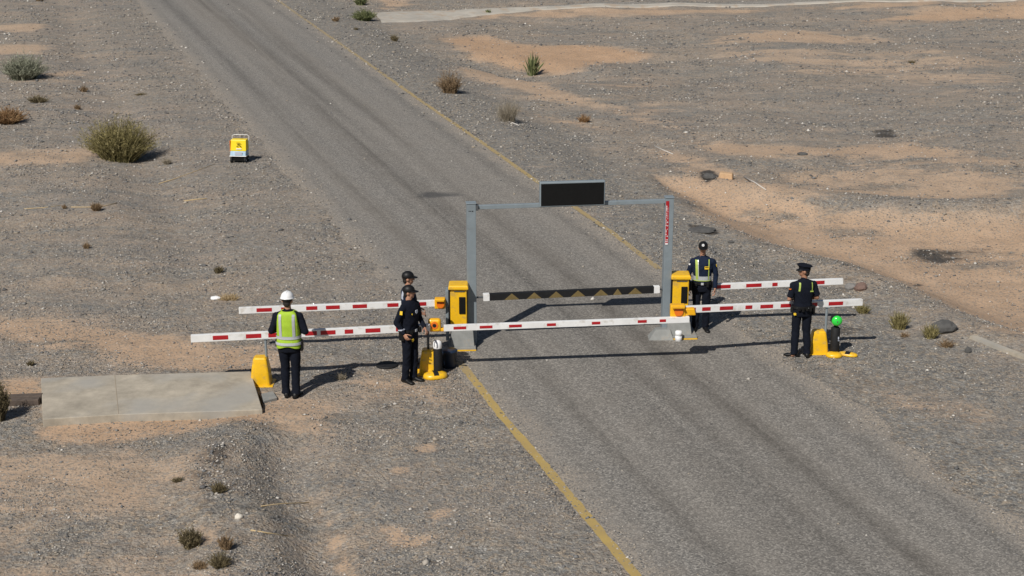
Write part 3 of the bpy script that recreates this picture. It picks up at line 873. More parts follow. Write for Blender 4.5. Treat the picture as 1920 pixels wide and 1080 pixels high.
# display
def gate_at(px):
    k = (px - CX) / F
    y0, y1 = pl.y, pr.y
    # intersection of the column with the gate plane at height 2.8
    def f(P): return P.x - k * (P.y * CP + (CAMH - 2.8) * SP)
    t = f(pl) / (f(pl) - f(pr)); return pl.lerp(pr, t)
D0 = gate_at(1010); D1 = gate_at(1132); dm = (D0 + D1) / 2; dw = (D1 - D0).length
zb = ZAT(384.5, dm.y - .05); ztop = ZAT(338, dm.y - .05)
print('display', dw, zb, ztop)
Td = Matrix.Translation(Vector((dm.x, dm.y, 0)) - gb) @ Rz
m = MB(); m.box((0, -.095, (zb + ztop) / 2), (dw, .11, ztop - zb), Td); disp = m.build('display', GST, gate, bevel=.018, seg=3)
m = MB(); m.box((0, -.1515, (zb + ztop) / 2 - .004), (dw - .045, .008, ztop - zb - .055), Td); m.build('screen', BLK, disp, bevel=.003)
for sx in (-.35, .35):
    m = MB(); m.box((sx, -.02, zb + .1), (.05, .06, .22), Td); m.build('mounting_bracket', GDK, disp)
# striped bar between the posts
S0 = Vector(pl); S1 = Vector(pr)
def bar_pt(px, py):
    P = gate_at(px); P = Vector((P.x, P.y, 0)); k = (px - CX) / F
    z = ZAT(py, P.y)
    def f(Q): return Q.x - k * (Q.y * CP + (CAMH - z) * SP)
    t = f(pl) / (f(pl) - f(pr)); P = pl.lerp(pr, t); return Vector((P.x, P.y, ZAT(py, P.y)))
b0 = bar_pt(906, 557); b1 = bar_pt(1236, 542)
m = MB(); bh = .125; beam(m, b0, b1, bh, .10)
t_ = (b1 - b0).normalized(); nrm = t_.cross(Vector((0, 0, 1))).normalized()
if nrm.y > 0: nrm = -nrm
for px, w in ((918, 0), (959, 28), (1001, 28), (1042, 28), (1083, 28), (1126, 27), (1157, 17), (1190, 27)):
    if not w: continue
    c = on_line(b0, b1, px); hw_ = w / 2 / ppm(c.y); o_ = nrm * (.05 + .002)
    up = Vector((0, 0, 1))
    a_, b_, c_ = c - t_ * hw_ - up * bh * .48 + o_, c + t_ * hw_ - up * bh * .48 + o_, c + up * bh * .495 + o_
    bk = [p - nrm * .004 for p in (a_, b_, c_)]
    m.cur = 1; m.add([a_, b_, c_] + bk, [(0, 1, 2), (5, 4, 3), (0, 3, 4, 1), (1, 4, 5, 2), (2, 5, 3, 0)]); m.cur = 0
bar = m.build('striped_bar', [BLR, DULY], gate, off=gb)
m = MB(); beam(m, b0 + t_ * .0 - t_ * .002, b0 + t_ * .115, bh + .008, .108); m.build('end_cap', WHT, bar, off=gb, bevel=.004)
m = MB(); beam(m, b1 - t_ * .11, b1 + t_ * .002, bh + .008, .108); m.build('end_cap', WHT, bar, off=gb, bevel=.004)
for P, Q in ((b0, Vector((pl.x + .07, pl.y, b0.z))), (b1, Vector((pr.x - .06, pr.y, b1.z - .02)))):
    m = MB(); m.tube([P, Q], .018, 10); m.build('hinge_pin', GDK, bar, off=gb)

# plinths under posts and cabinets
def plinth(c, w, d, h, label, rz=0, fl=1.18):
    t = thing('plinth', label, 'base', c, rz, group='grey bases of the gate posts')
    m = MB(); m.box((0, 0, h / 2 - .02), (w, d, h + .04), top=(.86, .72), shift=(0, d * .08)); b_ = m.build('base', CON, t, bevel=.012)
    m = MB(); m.box((0, -d * .02, .03), (w * fl, d * 1.12, .08), top=(.97, .95)); m.build('skirt', CON, t, bevel=.01)
    m = MB(); m.box((0, -d * .02 - d * .56 - .008, .015), (w * fl * .98, .014, .028)); m.build('yellow_edge', YEL, t)
    return t
plinth((gl.x + .06, gl.y + .0, 0), .46, .55, .40, 'grey sloping base under the left post and cabinet', ang * .4, 1.1)
plinth((gr.x - .02, gr.y + .0, 0), .50, .55, .30, 'grey stepped base under the right post and cabinet', ang * .4, 1.35)
w_ = G(1238, 634)
m = MB(); m.box((0, 0, .09), (.5, .34, .2), top=(.55, .45), shift=(.05, .05)); o = m.build('kerb_block', CON, None, bevel=.012); o.location = (w_.x, w_.y, -.01)
tag(o, 'low grey wedge block at the left foot of the right gate post', 'kerb block')

# small white canister
g = G(1271, 636)
m = MB(); m.lathe([(.05, 0), (.066, .006), (.068, .10), (.060, .106), (.060, .116), (.068, .122), (.066, .19), (.045, .205), (0.001, .207)], 20)
o = m.build('white_canister', WPL, None, smooth=True); o.location = g + Vector((0, -.1, 0))
tag(o, 'small white plastic canister at the front of the right grey base', 'canister')

# left bollard
def bollard(px, foot, h, w, label):
    g = G(px, foot); return thing('bollard', label, 'bollard', g), g
t, g = bollard(821, 704, .5, .15, 'short black bollard with a rounded white top on a yellow and black foot')
m = MB(); m.lathe([(.072, 0), (.075, .02), (.075, .52), (.07, .53)], 20); m.build('post', BLR, t, smooth=True)
m = MB(); m.lathe([(.078, .52), (.08, .53), (.08, .60), (.068, .64), (.035, .662), (.001, .667)], 20); m.build('white_top', WPL, t, smooth=True)
def foot_pad(parent, pts, M=None):
    pass
def pad(parent, c, rx_, ry_, h, rz, stripe=True):
    m = MB(); n = 28; rings = []
    for k, z in ((1, 0), (1, .35), (.92, .75), (.6, 1.0), (.05, 1.06)):
        rings.append([(math.copysign(abs(math.cos(2 * math.pi * i / n)) ** .8, math.cos(2 * math.pi * i / n)) * rx_ * k, math.sin(2 * math.pi * i / n) * ry_ * k, z * h) for i in range(n)])
    Mx = Matrix.Translation(c) @ Matrix.Rotation(rz, 4, 'Z')
    m.loft(rings, Mx); f = m.build('foot', YEL, parent, smooth=True)
    if stripe:
        m = MB(); sec = []
        for i in range(15):
            y = -ry_ * 1.01 + 2 * ry_ * 1.01 * i / 14; q = abs(y) / ry_
            z = h * (1.06 if q < .3 else 1.06 - .06 * (q - .3) / .3 if q < .6 else 1.0 - .25 * (q - .6) / .32 if q < .92 else .75 - .4 * (q - .92) / .08) + .004
            if q > 1: z = 0
            sec.append([(-.045, y, z), (.045, y, z)])
        m.loft(sec, Mx, caps=False, closed=False); m.build('black_stripe', BLR, f)
    return f
pad(t, (-.04, -.10, 0), .22, .15, .10, R(14))

# dark blue bin behind it
g = G(842, 688)
t = thing('bucket', 'dark blue lidded bucket between the bollard and the left grey base', 'bucket', g)
m = MB(); m.lathe([(.11, 0), (.125, .01), (.145, .28), (.15, .285), (.15, .30)], 24); m.build('tub', BLUE, t, smooth=True)
m = MB(); m.lathe([(.155, .295), (.157, .32), (.14, .335), (.05, .34), (.001, .34)], 24); m.build('lid', BLUE, t, smooth=True)
m = MB(); m.tube([(.14, -.02, .12), (.24, -.05, .13), (.27, -.05, .10)], .018, 8); m.build('handle', BLR, t, smooth=True)

# green lamp bollard
t, g = bollard(1564, 664, .5, .16, 'black bollard topped with a round bright green lamp on yellow feet')
m = MB(); m.lathe([(.082, 0), (.085, .02), (.085, .51), (.07, .525), (.04, .53), (.03, .58)], 22); m.build('post', BLR, t, smooth=True)
m = MB(); m.box((.045, -.083, .34), (.02, .006, .05)); m.box((.05, -.083, .29), (.03, .006, .01)); m.build('stencil_mark', PALE, t)
m = MB(); m.lathe([(.001, -.06), (.06, -.06), (.092, -.045), (.1, -.02), (.1, .05), (.09, .065), (.001, .066)], 26)
m.v = [(x, z * 1.0, .67 + y) for x, y, z in m.v]
lampo = m.build('lamp_body', BLR, t, smooth=False)
m = MB(); rings = []
for k, zz in ((1, 0), (.96, .02), (.85, .04), (.6, .058), (.3, .066), (.02, .068)):
    rings.append([(math.cos(2 * math.pi * i / 26) * .1 * k, -.062 - zz, .67 + math.sin(2 * math.pi * i / 26) * .1 * k) for i in range(26)])
m.loft(rings); m.build('green_lens', GREEN, lampo, smooth=True)
m = MB(); m.ell((0, -.125, .67), (.014, .008, .02)); m.build('lens_screw', GDK, lampo)
pad(t, (-.03, -.12, 0), .15, .12, .075, R(-8), False)
pad(t, (.24, -.07, 0), .18, .09, .06, R(-24), True)
g = G(1600, 655)

# flat dark shape put in for a shadow blob by the guards
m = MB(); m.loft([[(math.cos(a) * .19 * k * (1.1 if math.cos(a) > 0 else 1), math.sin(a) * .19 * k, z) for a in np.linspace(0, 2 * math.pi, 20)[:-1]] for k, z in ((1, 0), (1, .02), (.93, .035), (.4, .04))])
o = m.build('shadow_blob', BLR, None, smooth=False); o.location = G(725, 686)
tag(o, 'flat dark shape painting a shadow blob on gravel left of the guard pair', 'shadow blob')

# ------------------------------------------------------------------ slab, side stone, timber, kerb strip
def slab_obj(name, corners, h, m_, label, cat, bevel=.01, drop=.25):
    P = [flat(*c, z=h) for c in corners]
    mb = MB(); n = len(P)
    zs = h
    base = Vector((sum(p[0] for p in P) / n, sum(p[1] for p in P) / n, 0))
    mb.add([(p[0], p[1], -drop) for p in P] + [(p[0], p[1], zs) for p in P], [tuple(range(n))[::-1], tuple(range(n, 2 * n))] + [(i, (i + 1) % n, n + (i + 1) % n, n + i) for i in range(n)])
    o = mb.build(name, m_, None, bevel=bevel, off=base); o.location = base
    tag(o, label, cat); return o
# corners anticlockwise from the front left
s = slab_obj('concrete_slab', [(80, 786), (222, 777), (492, 768), (470, 696), (215, 703), (77, 709)], .16, CONS, 'long pale concrete slab lying left of the worker in the white helmet', 'slab')
A0 = Vector((*flat(222, 776, .16), .16)) ; A1 = Vector((*flat(215, 704, .16), .16))
m = MB(); beam(m, A0 - s.location + Vector((0, 0, .001)), A1 - s.location + Vector((0, 0, .001)), .006, .008); m.build('joint', mat('joint_rust', (.33, .27, .20), .9), s)
slab_obj('stone_block', [(494, 752), (520, 745), (512, 733), (490, 738)], .05, CON, 'small grey stone flush with the ground at the foot of the tall yellow footing', 'stone')
slab_obj('rubber_strip', [(489, 768), (496, 772), (490, 745), (485, 738)], .02, BLR, 'thin black rubber strip along the right end of the concrete slab', 'strip', bevel=.002)
g0 = G(-30, 760); g1 = G(75, 757)
t = thing('timber_beam', 'dark weathered timber beam left of the concrete slab', 'timber', (g0.x, g0.y, g0.z))
for k in range(2):
    m = MB(); beam(m, Vector((0, .18 * k, .04)), Vector((g1.x - g0.x, .18 * k + .03, .05 + g1.z - g0.z)), .11, .15); m.build('plank', WOOD, t, bevel=.01)
m = MB()
ks = [G(1822, 633), G(1850, 644), G(1885, 658), G(1930, 675), G(1990, 700)]
for a, b in zip(ks[:-1], ks[1:]): beam(m, a, b, .10, .13)
o = m.build('concrete_kerb', CONS, None, off=ks[0]); o.location = ks[0]; tag(o, 'straight pale concrete kerb half buried in sand at the right edge', 'kerb')

# ================================================================== ROCKS AND LITTER
def rock(px, py, w, h, label, m_, name='rock', cat='rock', d=None, seed=0, group=None, smooth=False):
    g = G(px, py); k = 1 / ppm(g.y); rs = random.Random(seed + px)
    mb = MB(); mb.ell((0, 0, 0), (1, 1, 1), nu=12, nv=8)
    ox = rs.uniform(0, 50)
    for i, v in enumerate(mb.v):
        q = Vector(v); f = 1 + .5 * (float(fbm(q.x * 1.3 + ox, q.y * 1.3 + q.z * 1.7, 3, seed)) - .5) * 1.2
        q = q * f; mb.v[i] = (q.x * w * k / 2, q.y * (d or w * .7) * k / 2, q.z * h * k * .62)
    o = mb.build(name, m_, None, smooth=smooth); o.location = (g.x, g.y, g.z + h * k * .25); tag(o, label, cat, group); return o
RDK = mat('dark_basalt', (.085, .083, .08), .9, noise=(9, .3), bump=(20, .6, .02))
RTN = mat('tan_sandstone', (.50, .33, .19), .9, noise=(7, .15), bump=(20, .4, .01))
RGR = mat('grey_rock', (.20, .19, .18), .9, noise=(9, .3), bump=(20, .6, .02))
RWH = mat('pale_chalk', (.65, .60, .52), .9, noise=(9, .15))
RRD = mat('reddish_rock', (.17, .11, .09), .9, noise=(9, .25), bump=(20, .6, .02))
rock(1768, 622, 50, 26, 'rounded dark basalt boulder on the sandy bank at right', RDK, seed=2)
rock(1614, 543, 26, 16, 'reddish brown rock above the end of the right striped arms', RRD, seed=4)
rock(1595, 541, 26, 12, 'low grey rock touching the reddish one near the rear arm tip', RGR, seed=5)
rock(1815, 661, 13, 13, 'small dark clump of rock near the pale kerb', RDK, seed=6)
rock(1329, 335, 26, 12, 'low dark grey stone left of the tan block', RDK, seed=7)
rock(1505, 290, 20, 5, 'flat dark stone on the pale sand track in the upper right', RDK, seed=8)
rock(447, 972, 16, 10, 'pale chalky stone at the bottom of the gravel ridge', RWH, seed=10)
rock(404, 561, 20, 7, 'crumpled white scrap beside dry straw', WPL, name='litter', cat='litter', seed=12)
rock(1314, 433, 54, 7, 'black slag heap beside the right shoulder behind the facing guard', RDK, seed=17)
rock(1370, 455, 12, 5, 'tiny black stone behind the facing guard', RDK, seed=18)
g = G(1361, 334); m = MB(); m.box((0, 0, .07), (.40, .26, .18), top=(.9, .85)); o = m.build('tan_block', RTN, None, bevel=.03, seg=3)
o.location = g; o.rotation_euler = (0, R(4), R(-14)); tag(o, 'angular tan sandstone block right of the road', 'block')
# medium stones scattered: countable but tiny, kept as a group
rs = random.Random(11)
stone_meshes = []
for i in range(6):
    mb = MB(); mb.ell((0, 0, 0), (1, 1, 1), nu=9, nv=6)
    mb.v = [tuple(Vector(v) * (1 + .35 * (rs.random() - .5))) for v in mb.v]
    mb.v = [(a, b * .8, c * .6) for a, b, c in mb.v]
    stone_meshes.append(mb)

# sticks and straw
def stick(pts, r, label, m_, name='stick', cat='stick', group=None):
    P = [G(*p) for p in pts]; b0 = P[0]; mb = MB()
    mb.tube([p - b0 + Vector((0, 0, r * .8)) for p in P], [r * (1 - .5 * i / len(P)) for i in range(len(P))], 6)
    o = mb.build(name, m_, None, smooth=True); o.location = b0; tag(o, label, cat, group)
STRAW = mat('straw', (.48, .36, .20), .8, noise=(20, .2))
BLEACH = mat('bleached_wood', (.55, .52, .48), .7, noise=(20, .2))
stick([(1227, 275), (1243, 282), (1262, 290)], .02, 'pale bleached stick on gravel right of the display sign', BLEACH)
stick([(1395, 333), (1415, 343), (1436, 357)], .02, 'thin pale stick right of the tan block', BLEACH)
stick([(942, 226), (958, 230), (973, 236)], .02, 'short grey branch at the foot of the pale dry bush', BLEACH)
stick([(297, 345), (330, 335), (365, 322), (403, 308)], .012, 'long thin straw stalk left of the yellow cart', STRAW)
stick([(345, 378), (365, 375), (388, 373)], .018, 'short straw stalk below the yellow cart', STRAW)
stick([(45, 392), (80, 390), (112, 386)], .012, 'straw stalk at the left of the two brown tufts', STRAW)
stick([(133, 389), (165, 389), (190, 388), (220, 381)], .013, 'straw stalk running past the dark brown tuft', STRAW)
stick([(470, 995), (500, 1000), (540, 1006)], .012, 'crooked straw stalk below the pale chalky stone', STRAW)
stick([(490, 950), (530, 945), (580, 943)], .01, 'faint straw stalk right of the pale chalky stone', STRAW)

# ================================================================== PLANTS
def blade_material(name, stops):
    return island_material(name, stops, .8)
P_OLIVE = blade_material('olive_twigs', [(0, (.06, .05, .02)), (.3, (.15, .13, .05)), (.7, (.26, .22, .09)), (1, (.42, .36, .18))])
P_GREY = blade_material('grey_green_twigs', [(0, (.09, .09, .06)), (.4, (.19, .20, .14)), (.8, (.30, .31, .23)), (1, (.40, .40, .31))])
P_BROWN = blade_material('dry_brown_twigs', [(0, (.07, .045, .025)), (.4, (.18, .12, .065)), (.8, (.31, .21, .12)), (1, (.42, .31, .19))])
P_DARK = blade_material('dark_dry_twigs', [(0, (.04, .03, .018)), (.5, (.12, .095, .05)), (1, (.28, .23, .13))])
P_ORNG = blade_material('rusty_grass', [(0, (.12, .06, .025)), (.5, (.26, .15, .07)), (1, (.42, .28, .15))])
P_GREEN = blade_material('green_leaves', [(0, (.035, .045, .02)), (.5, (.10, .12, .045)), (1, (.30, .31, .15))])
P_PALE = blade_material('pale_dry_twigs', [(0, (.14, .12, .09)), (.5, (.26, .22, .16)), (1, (.38, .33, .25))])
P_STRAW = blade_material('straw_twigs', [(0, (.26, .18, .09)), (.5, (.42, .31, .17)), (1, (.56, .45, .28))])

def plant(px, foot, w, h, n, m_, label, name='shrub', cat='shrub', spread=1.0, thick=.006, fork=2, seed=0, group='desert plants', leafy=0, lean=0, dens=1.0):
    g = G(px, foot); k = 1 / ppm(g.y); Wd = w * k; Ht = h * k / CP * .97
    rs = random.Random(seed * 101 + px); mb = MB()
    def blade(p, q, r, tip=.25):
        d = (q - p); 
        if d.length < 1e-4: return
        s_ = d.cross(Vector((rs.uniform(-1, 1), rs.uniform(-1, 1), rs.uniform(-.3, .3)))).normalized(); t = d.normalized(); u = s_.cross(t)
        vs = []
        for c, rr in ((p, r), (q, r * tip)):
            for a in (0, 2.09, 4.19): vs.append(c + (s_ * math.cos(a) + u * math.sin(a)) * rr)
        mb.add(vs, [(0, 1, 4, 3), (1, 2, 5, 4), (2, 0, 3, 5), (3, 4, 5)])
    for i in range(n):
        a = rs.uniform(0, 2 * math.pi); e = rs.random() ** .6 * spread
        th = e * R(72); L = rs.uniform(.5, .95) if rs.random() < .75 else rs.uniform(.95, 1.25)
        dirx = math.cos(a) * math.sin(th); diry = math.sin(a) * math.sin(th)
        end = Vector((dirx * Wd * .53 * L + lean * Wd * .2, diry * Wd * .42 * L, max(math.cos(th) ** .7 * Ht * L, .08 * Ht)))
        if rs.random() < .15: end.z *= 1.15
        sr_ = rs.random(); st = Vector((math.cos(a) * Wd * .26 * sr_, math.sin(a) * Wd * .24 * sr_, -.01))
        md = st.lerp(end, .5) + Vector((rs.uniform(-.05, .05) * Wd, rs.uniform(-.05, .05) * Wd, .05 * Ht))
        blade(st, md, thick, .7); blade(md, end, thick * .7, .3)
        for f in range(fork):
            t = rs.uniform(.3, .95); b0 = st.lerp(end, t) if t > .6 else st.lerp(md, t * 2 if t < .5 else 1)
            dd = (end - st).normalized() + Vector((rs.uniform(-.7, .7), rs.uniform(-.7, .7), rs.uniform(-.1, .7)))
            blade(b0, b0 + dd.normalized() * Ht * rs.uniform(.10, .22), thick * .6, .4)
            for q in range(leafy):
                c = b0 + dd.normalized() * Ht * rs.uniform(0, .25); ld = Vector((rs.uniform(-1, 1), rs.uniform(-1, 1), rs.uniform(-.2, 1))).normalized()
                blade(c, c + ld * Ht * .09, thick * 1.1, .3)
    o = mb.build(name, m_, None); o.location = g; tag(o, label, cat, group)
    return o

plant(226, 300, 128, 68, 1150, P_OLIVE, 'large olive green desert broom bush at left', fork=4, thick=.008, spread=1.08, seed=1, leafy=1)
plant(45, 148, 84, 40, 900, P_GREY, 'grey green rounded bush in the upper left corner area', fork=3, thick=.010, spread=1.1, seed=2, leafy=1)
plant(14, 230, 76, 26, 700, P_ORNG, 'rusty orange low grass clump at the left edge', fork=3, thick=.008, spread=1.1, seed=3, leafy=1)
plant(157, 172, 20, 11, 160, P_BROWN, 'small brown tuft right of the rusty grass clump, upper of two', fork=2, thick=.008, seed=4)
plant(146, 205, 17, 9, 140, P_BROWN, 'small brown tuft above the large olive bush, lower of two', fork=2, thick=.008, seed=5)
plant(72, 192, 48, 14, 260, P_DARK, 'flat dark dead scrub between the grey green and rusty clumps', fork=3, thick=.008, spread=1.15, seed=6)
plant(181, 395, 26, 15, 260, P_BROWN, 'dark brown tuft at the end of the straw line', fork=3, thick=.008, seed=7)
plant(121, 391, 13, 7, 90, P_BROWN, 'tiny brown tuft in the middle of the straw line', thick=.007, seed=8)
plant(163, 466, 17, 11, 130, P_BROWN, 'small brown tuft alone on gravel below the straw line', thick=.007, seed=9)
plant(410, 512, 22, 13, 160, P_DARK, 'small dark green tuft on the gravel above the striped arms', thick=.007, seed=10)
plant(57, 685, 20, 9, 130, P_DARK, 'small dark tuft just above the left end of the slab', thick=.006, seed=11)
plant(313, 308, 24, 12, 120, P_PALE, 'faint dry tuft right of the large olive bush', thick=.006, seed=12)
plant(263, 178, 26, 5, 80, P_DARK, 'thin dead twigs on gravel in the upper left', thick=.006, spread=1.2, seed=13)
plant(430, 562, 44, 12, 220, P_STRAW, 'dry straw clump beside the white scrap', thick=.006, spread=1.15, seed=14)
plant(-4, 788, 46, 66, 700, P_DARK, 'dark bush cut by the left edge beside the timber', fork=4, thick=.006, seed=15, leafy=1)
plant(358, 1026, 46, 34, 480, P_DARK, 'dark dry bush at the bottom left of the ridge', fork=3, thick=.005, seed=16, leafy=1)
plant(424, 1028, 34, 24, 260, P_BROWN, 'brown dry bush right of the dark bottom bush', fork=3, thick=.005, seed=17)
plant(412, 1062, 44, 26, 320, P_DARK, 'low dark bush nearest the bottom edge', fork=3, thick=.005, spread=1.1, seed=18)
plant(375, 1064, 34, 14, 160, P_BROWN, 'flat brown scrub left of the lowest dark bush', fork=3, thick=.005, spread=1.2, seed=19)
plant(410, 922, 34, 18, 300, P_DARK, 'dark twiggy tuft on the crest of the gravel ridge', fork=3, thick=.005, spread=1.1, seed=20)
plant(333, 903, 26, 9, 130, P_DARK, 'thin dark twigs left of the ridge crest', fork=3, thick=.004, spread=1.2, seed=21)
plant(683, 38, 46, 18, 420, P_GREEN, 'green leafy bush at the mouth of the far concrete road', fork=3, thick=.014, spread=1.1, seed=22, leafy=1)
plant(676, 9, 28, 14, 260, P_GREEN, 'smaller green bush behind the one at the far road mouth', fork=3, thick=.014, seed=23, leafy=1)
plant(630, 40, 18, 9, 120, P_BROWN, 'small brown tuft left of the far green bushes', thick=.012, seed=24)
plant(740, 77, 20, 12, 160, P_DARK, 'olive tuft on the right verge near the orange sand', thick=.01, seed=25)
plant(668, 56, 12, 5, 60, P_DARK, 'tiny dark tuft on the verge below the far green bushes', thick=.01, seed=26)
plant(843, 174, 54, 35, 300, P_BROWN, 'brown twiggy bush on the right verge of the road', fork=4, thick=.006, seed=27, leafy=1)
plant(952, 228, 62, 46, 200, P_PALE, 'pale leafless bush above the short grey branch', fork=4, thick=.0045, seed=28)
plant(950, 226, 22, 12, 120, P_BROWN, 'rusty base tuft under the pale leafless bush', fork=2, thick=.006, seed=29)
plant(1095, 229, 28, 13, 200, P_ORNG, 'rusty tuft on the sand strip right of the road', fork=3, thick=.008, seed=30)
plant(916, 25, 12, 7, 70, P_GREEN, 'tiny green plant on the edge of the far concrete road', thick=.016, seed=31)
plant(1617, 587, 32, 17, 300, P_OLIVE, 'olive tuft just beyond the tip of the near right arm', fork=2, thick=.006, seed=32)
plant(1686, 616, 42, 30, 420, P_OLIVE, 'upright olive tuft between the arm tip and the dark boulder', fork=2, thick=.006, seed=33)
plant(1744, 634, 36, 24, 320, P_OLIVE, 'olive tuft leaning against the dark boulder', fork=2, thick=.006, seed=34)
plant(1696, 632, 20, 9, 100, P_BROWN, 'small brown scrub below the upright olive tuft', thick=.005, seed=35)
plant(1775, 650, 38, 14, 140, P_BROWN, 'dry brown scrub below the dark boulder', thick=.005, seed=36)
plant(1710, 118, 16, 5, 70, P_DARK, 'tiny dark scrub on the far right plain', thick=.012, seed=38)
plant(640, 712, 26, 14, 150, P_PALE, 'faint dry grass beside the worker shadow', thick=.004, seed=39)
plant(75, 2, 22, 9, 120, P_BROWN, 'brown scrub at the top left edge', thick=.012, seed=40)
# upright green spiky plant
g = G(998, 141); k = 1 / ppm(g.y); mb = MB(); rs = random.Random(5)
for i in range(40):
    a = rs.uniform(0, 6.28); sp = rs.uniform(.05, 1.0); hh = rs.uniform(.55, 1.0) * (1.05 - .40 * sp) * 48 * k
    e = Vector((math.cos(a) * sp * 25 * k, math.sin(a) * sp * 18 * k, hh)); b0 = Vector((math.cos(a) * .08 * rs.random() * 2, math.sin(a) * .16 * rs.random(), -.02))
    mdl = b0.lerp(e, .45) + Vector((0, 0, .08)); wv = Vector((-math.sin(a), math.cos(a), 0))
    r = .024
    mb.tube([b0, mdl, b0.lerp(e, .8) + Vector((0, 0, .03)), e], [r * .8, r, r * .7, r * .1], 5)
o = mb.build('spiky_plant', P_GREEN, None); o.location = g; tag(o, 'upright spiky green plant on the orange sand patch', 'plant', 'desert plants')

# ================================================================== THE CART
def cart():
    g = G(450, 303)
    t = thing('handcart', 'small wheeled cart with a bright yellow box standing on the gravel left of the road', 'cart', g, R(-6)); t.scale = (.93, .93, .93)
    lime = mat('cart_yellow', (.85, .62, .01), .4); lb = mat('cart_pale_blue', (.35, .50, .62), .4, noise=(6, .3)); wh = WPL
    m = MB(); m.box((0, .02, .52), (.48, .30, .33), top=(.98, .8), shift=(0, .03)); yb = m.build('yellow_box', lime, t, bevel=.012)
    m = MB(); m.box((-.25, .02, .50), (.02, .26, .32)); m.build('side_panel', ORG, yb)
    # small dark markings on the front of the box
    mk = MB(); y0 = -.140; zl = None
    for x0, z0, w, h in ((-.03, .60, .018, .02), (-.005, .60, .018, .02), (.02, .60, .018, .02), (.045, .60, .018, .016), (.068, .60, .016, .018),
                         (-.01, .55, .02, .018), (.015, .55, .02, .018), (.038, .55, .018, .018), (-.04, .505, .02, .016), (-.015, .505, .02, .02), (.06, .515, .03, .03), (.085, .50, .03, .012)):
        if z0 != zl and mk.v: mk.build('lettering', BLK, yb); mk = MB()
        zl = z0; mk.box((x0, y0 + (z0 - .5) * .05 + .0, z0), (w, .012, h))
        mk.box((x0 + .012, y0 + (z0 - .5) * .05 + .0, z0), (.012, .008, .004))
    mk.build('lettering', BLK, yb)
    m = MB(); m.box((0.02, -.134, .42), (.16, .012, .03)); m.build('white_badge', WPL, yb)
    m = MB(); m.box((0, -.02, .285), (.48, .36, .13), top=(1, .88), shift=(0, .02)); tr = m.build('lower_bin', lb, t, bevel=.012)
    m = MB(); m.box((0.02, -.202, .29), (.22, .012, .09)); m.build('clear_panel', PALE, tr)
    m = MB(); m.box((0, -.02, .212), (.52, .42, .018)); m.build('tray_lip', WPL, t, bevel=.006)
    m = MB(); m.box((.02, .0, .13), (.42, .36, .15)); m.build('chassis', BLK, t)
    for x, y in ((-.21, -.16), (.21, -.14), (-.21, .15), (.21, .15)):
        m = MB(); m.tube([(x - .025, y, .085), (x + .025, y, .085)], [.085, .085], 18); wv = m.build('wheel', BLR, t)
        m = MB(); m.tube([(x - .03, y, .075), (x + .03, y, .075)], [.03, .03], 12); m.build('hub', PALE, wv)
    m = MB(); m.tube([(-.24, .14, .3), (-.26, .20, .76), (-.2, .21, .79), (.2, .21, .79), (.26, .20, .76), (.24, .14, .3)], .008, 8); m.build('push_handle', WPL, t, smooth=True)
cart()

# ================================================================== PEOPLE
TORSO = [(.80, .150, .105, -.005), (.88, .166, .118, -.008), (.96, .163, .118, -.004), (1.05, .150, .110, .004), (1.16, .160, .116, .006),
         (1.27, .176, .122, .004), (1.36, .184, .115, .0), (1.42, .172, .096, -.006), (1.46, .125, .075, -.012), (1.49, .075, .062, -.012)]

def tdims(z):
    zs = [r[0] for r in TORSO]
    return tuple(float(np.interp(z, zs, [r[k] for r in TORSO])) for k in (1, 2, 3))

def spow(v, e): return math.copysign(abs(v) ** e, v)

def ring(z, off=0.0, n=28, ax=1.0, expo=2.4, xmax=None):
    a, b, cy = tdims(z); a = a * ax + off; b += off
    out = []
    for i in range(n):
        t = 2 * math.pi * i / n
        x = spow(math.cos(t), 2 / expo) * a
        if xmax: x = max(-xmax, min(xmax, x))
        out.append(Vector((x, cy + spow(math.sin(t), 2 / expo) * b, z)))
    return out

def surf_y(x, z, off, back, expo=2.4):
    a, b, cy = tdims(z); a += off; b += off
    q = max(0.0, 1 - abs(x / a) ** expo) ** (1 / expo)
    return cy + (-1 if back else 1) * b * q

def wrinkle(mb, amp, sc, seed):
    v = np.array(mb.v)
    n1 = fbm(v[:, 0] * sc + v[:, 2] * sc * .6, v[:, 2] * sc * .8 + v[:, 1] * sc, 3, seed) - .5
    n2 = fbm(v[:, 1] * sc + 9 - v[:, 2] * sc * .5, v[:, 2] * sc * .9 + v[:, 0] * sc, 3, seed + 5) - .5
    v[:, 0] += n1 * amp * 2; v[:, 1] += n2 * amp * 2
    mb.v = [tuple(p) for p in v]
    return mb

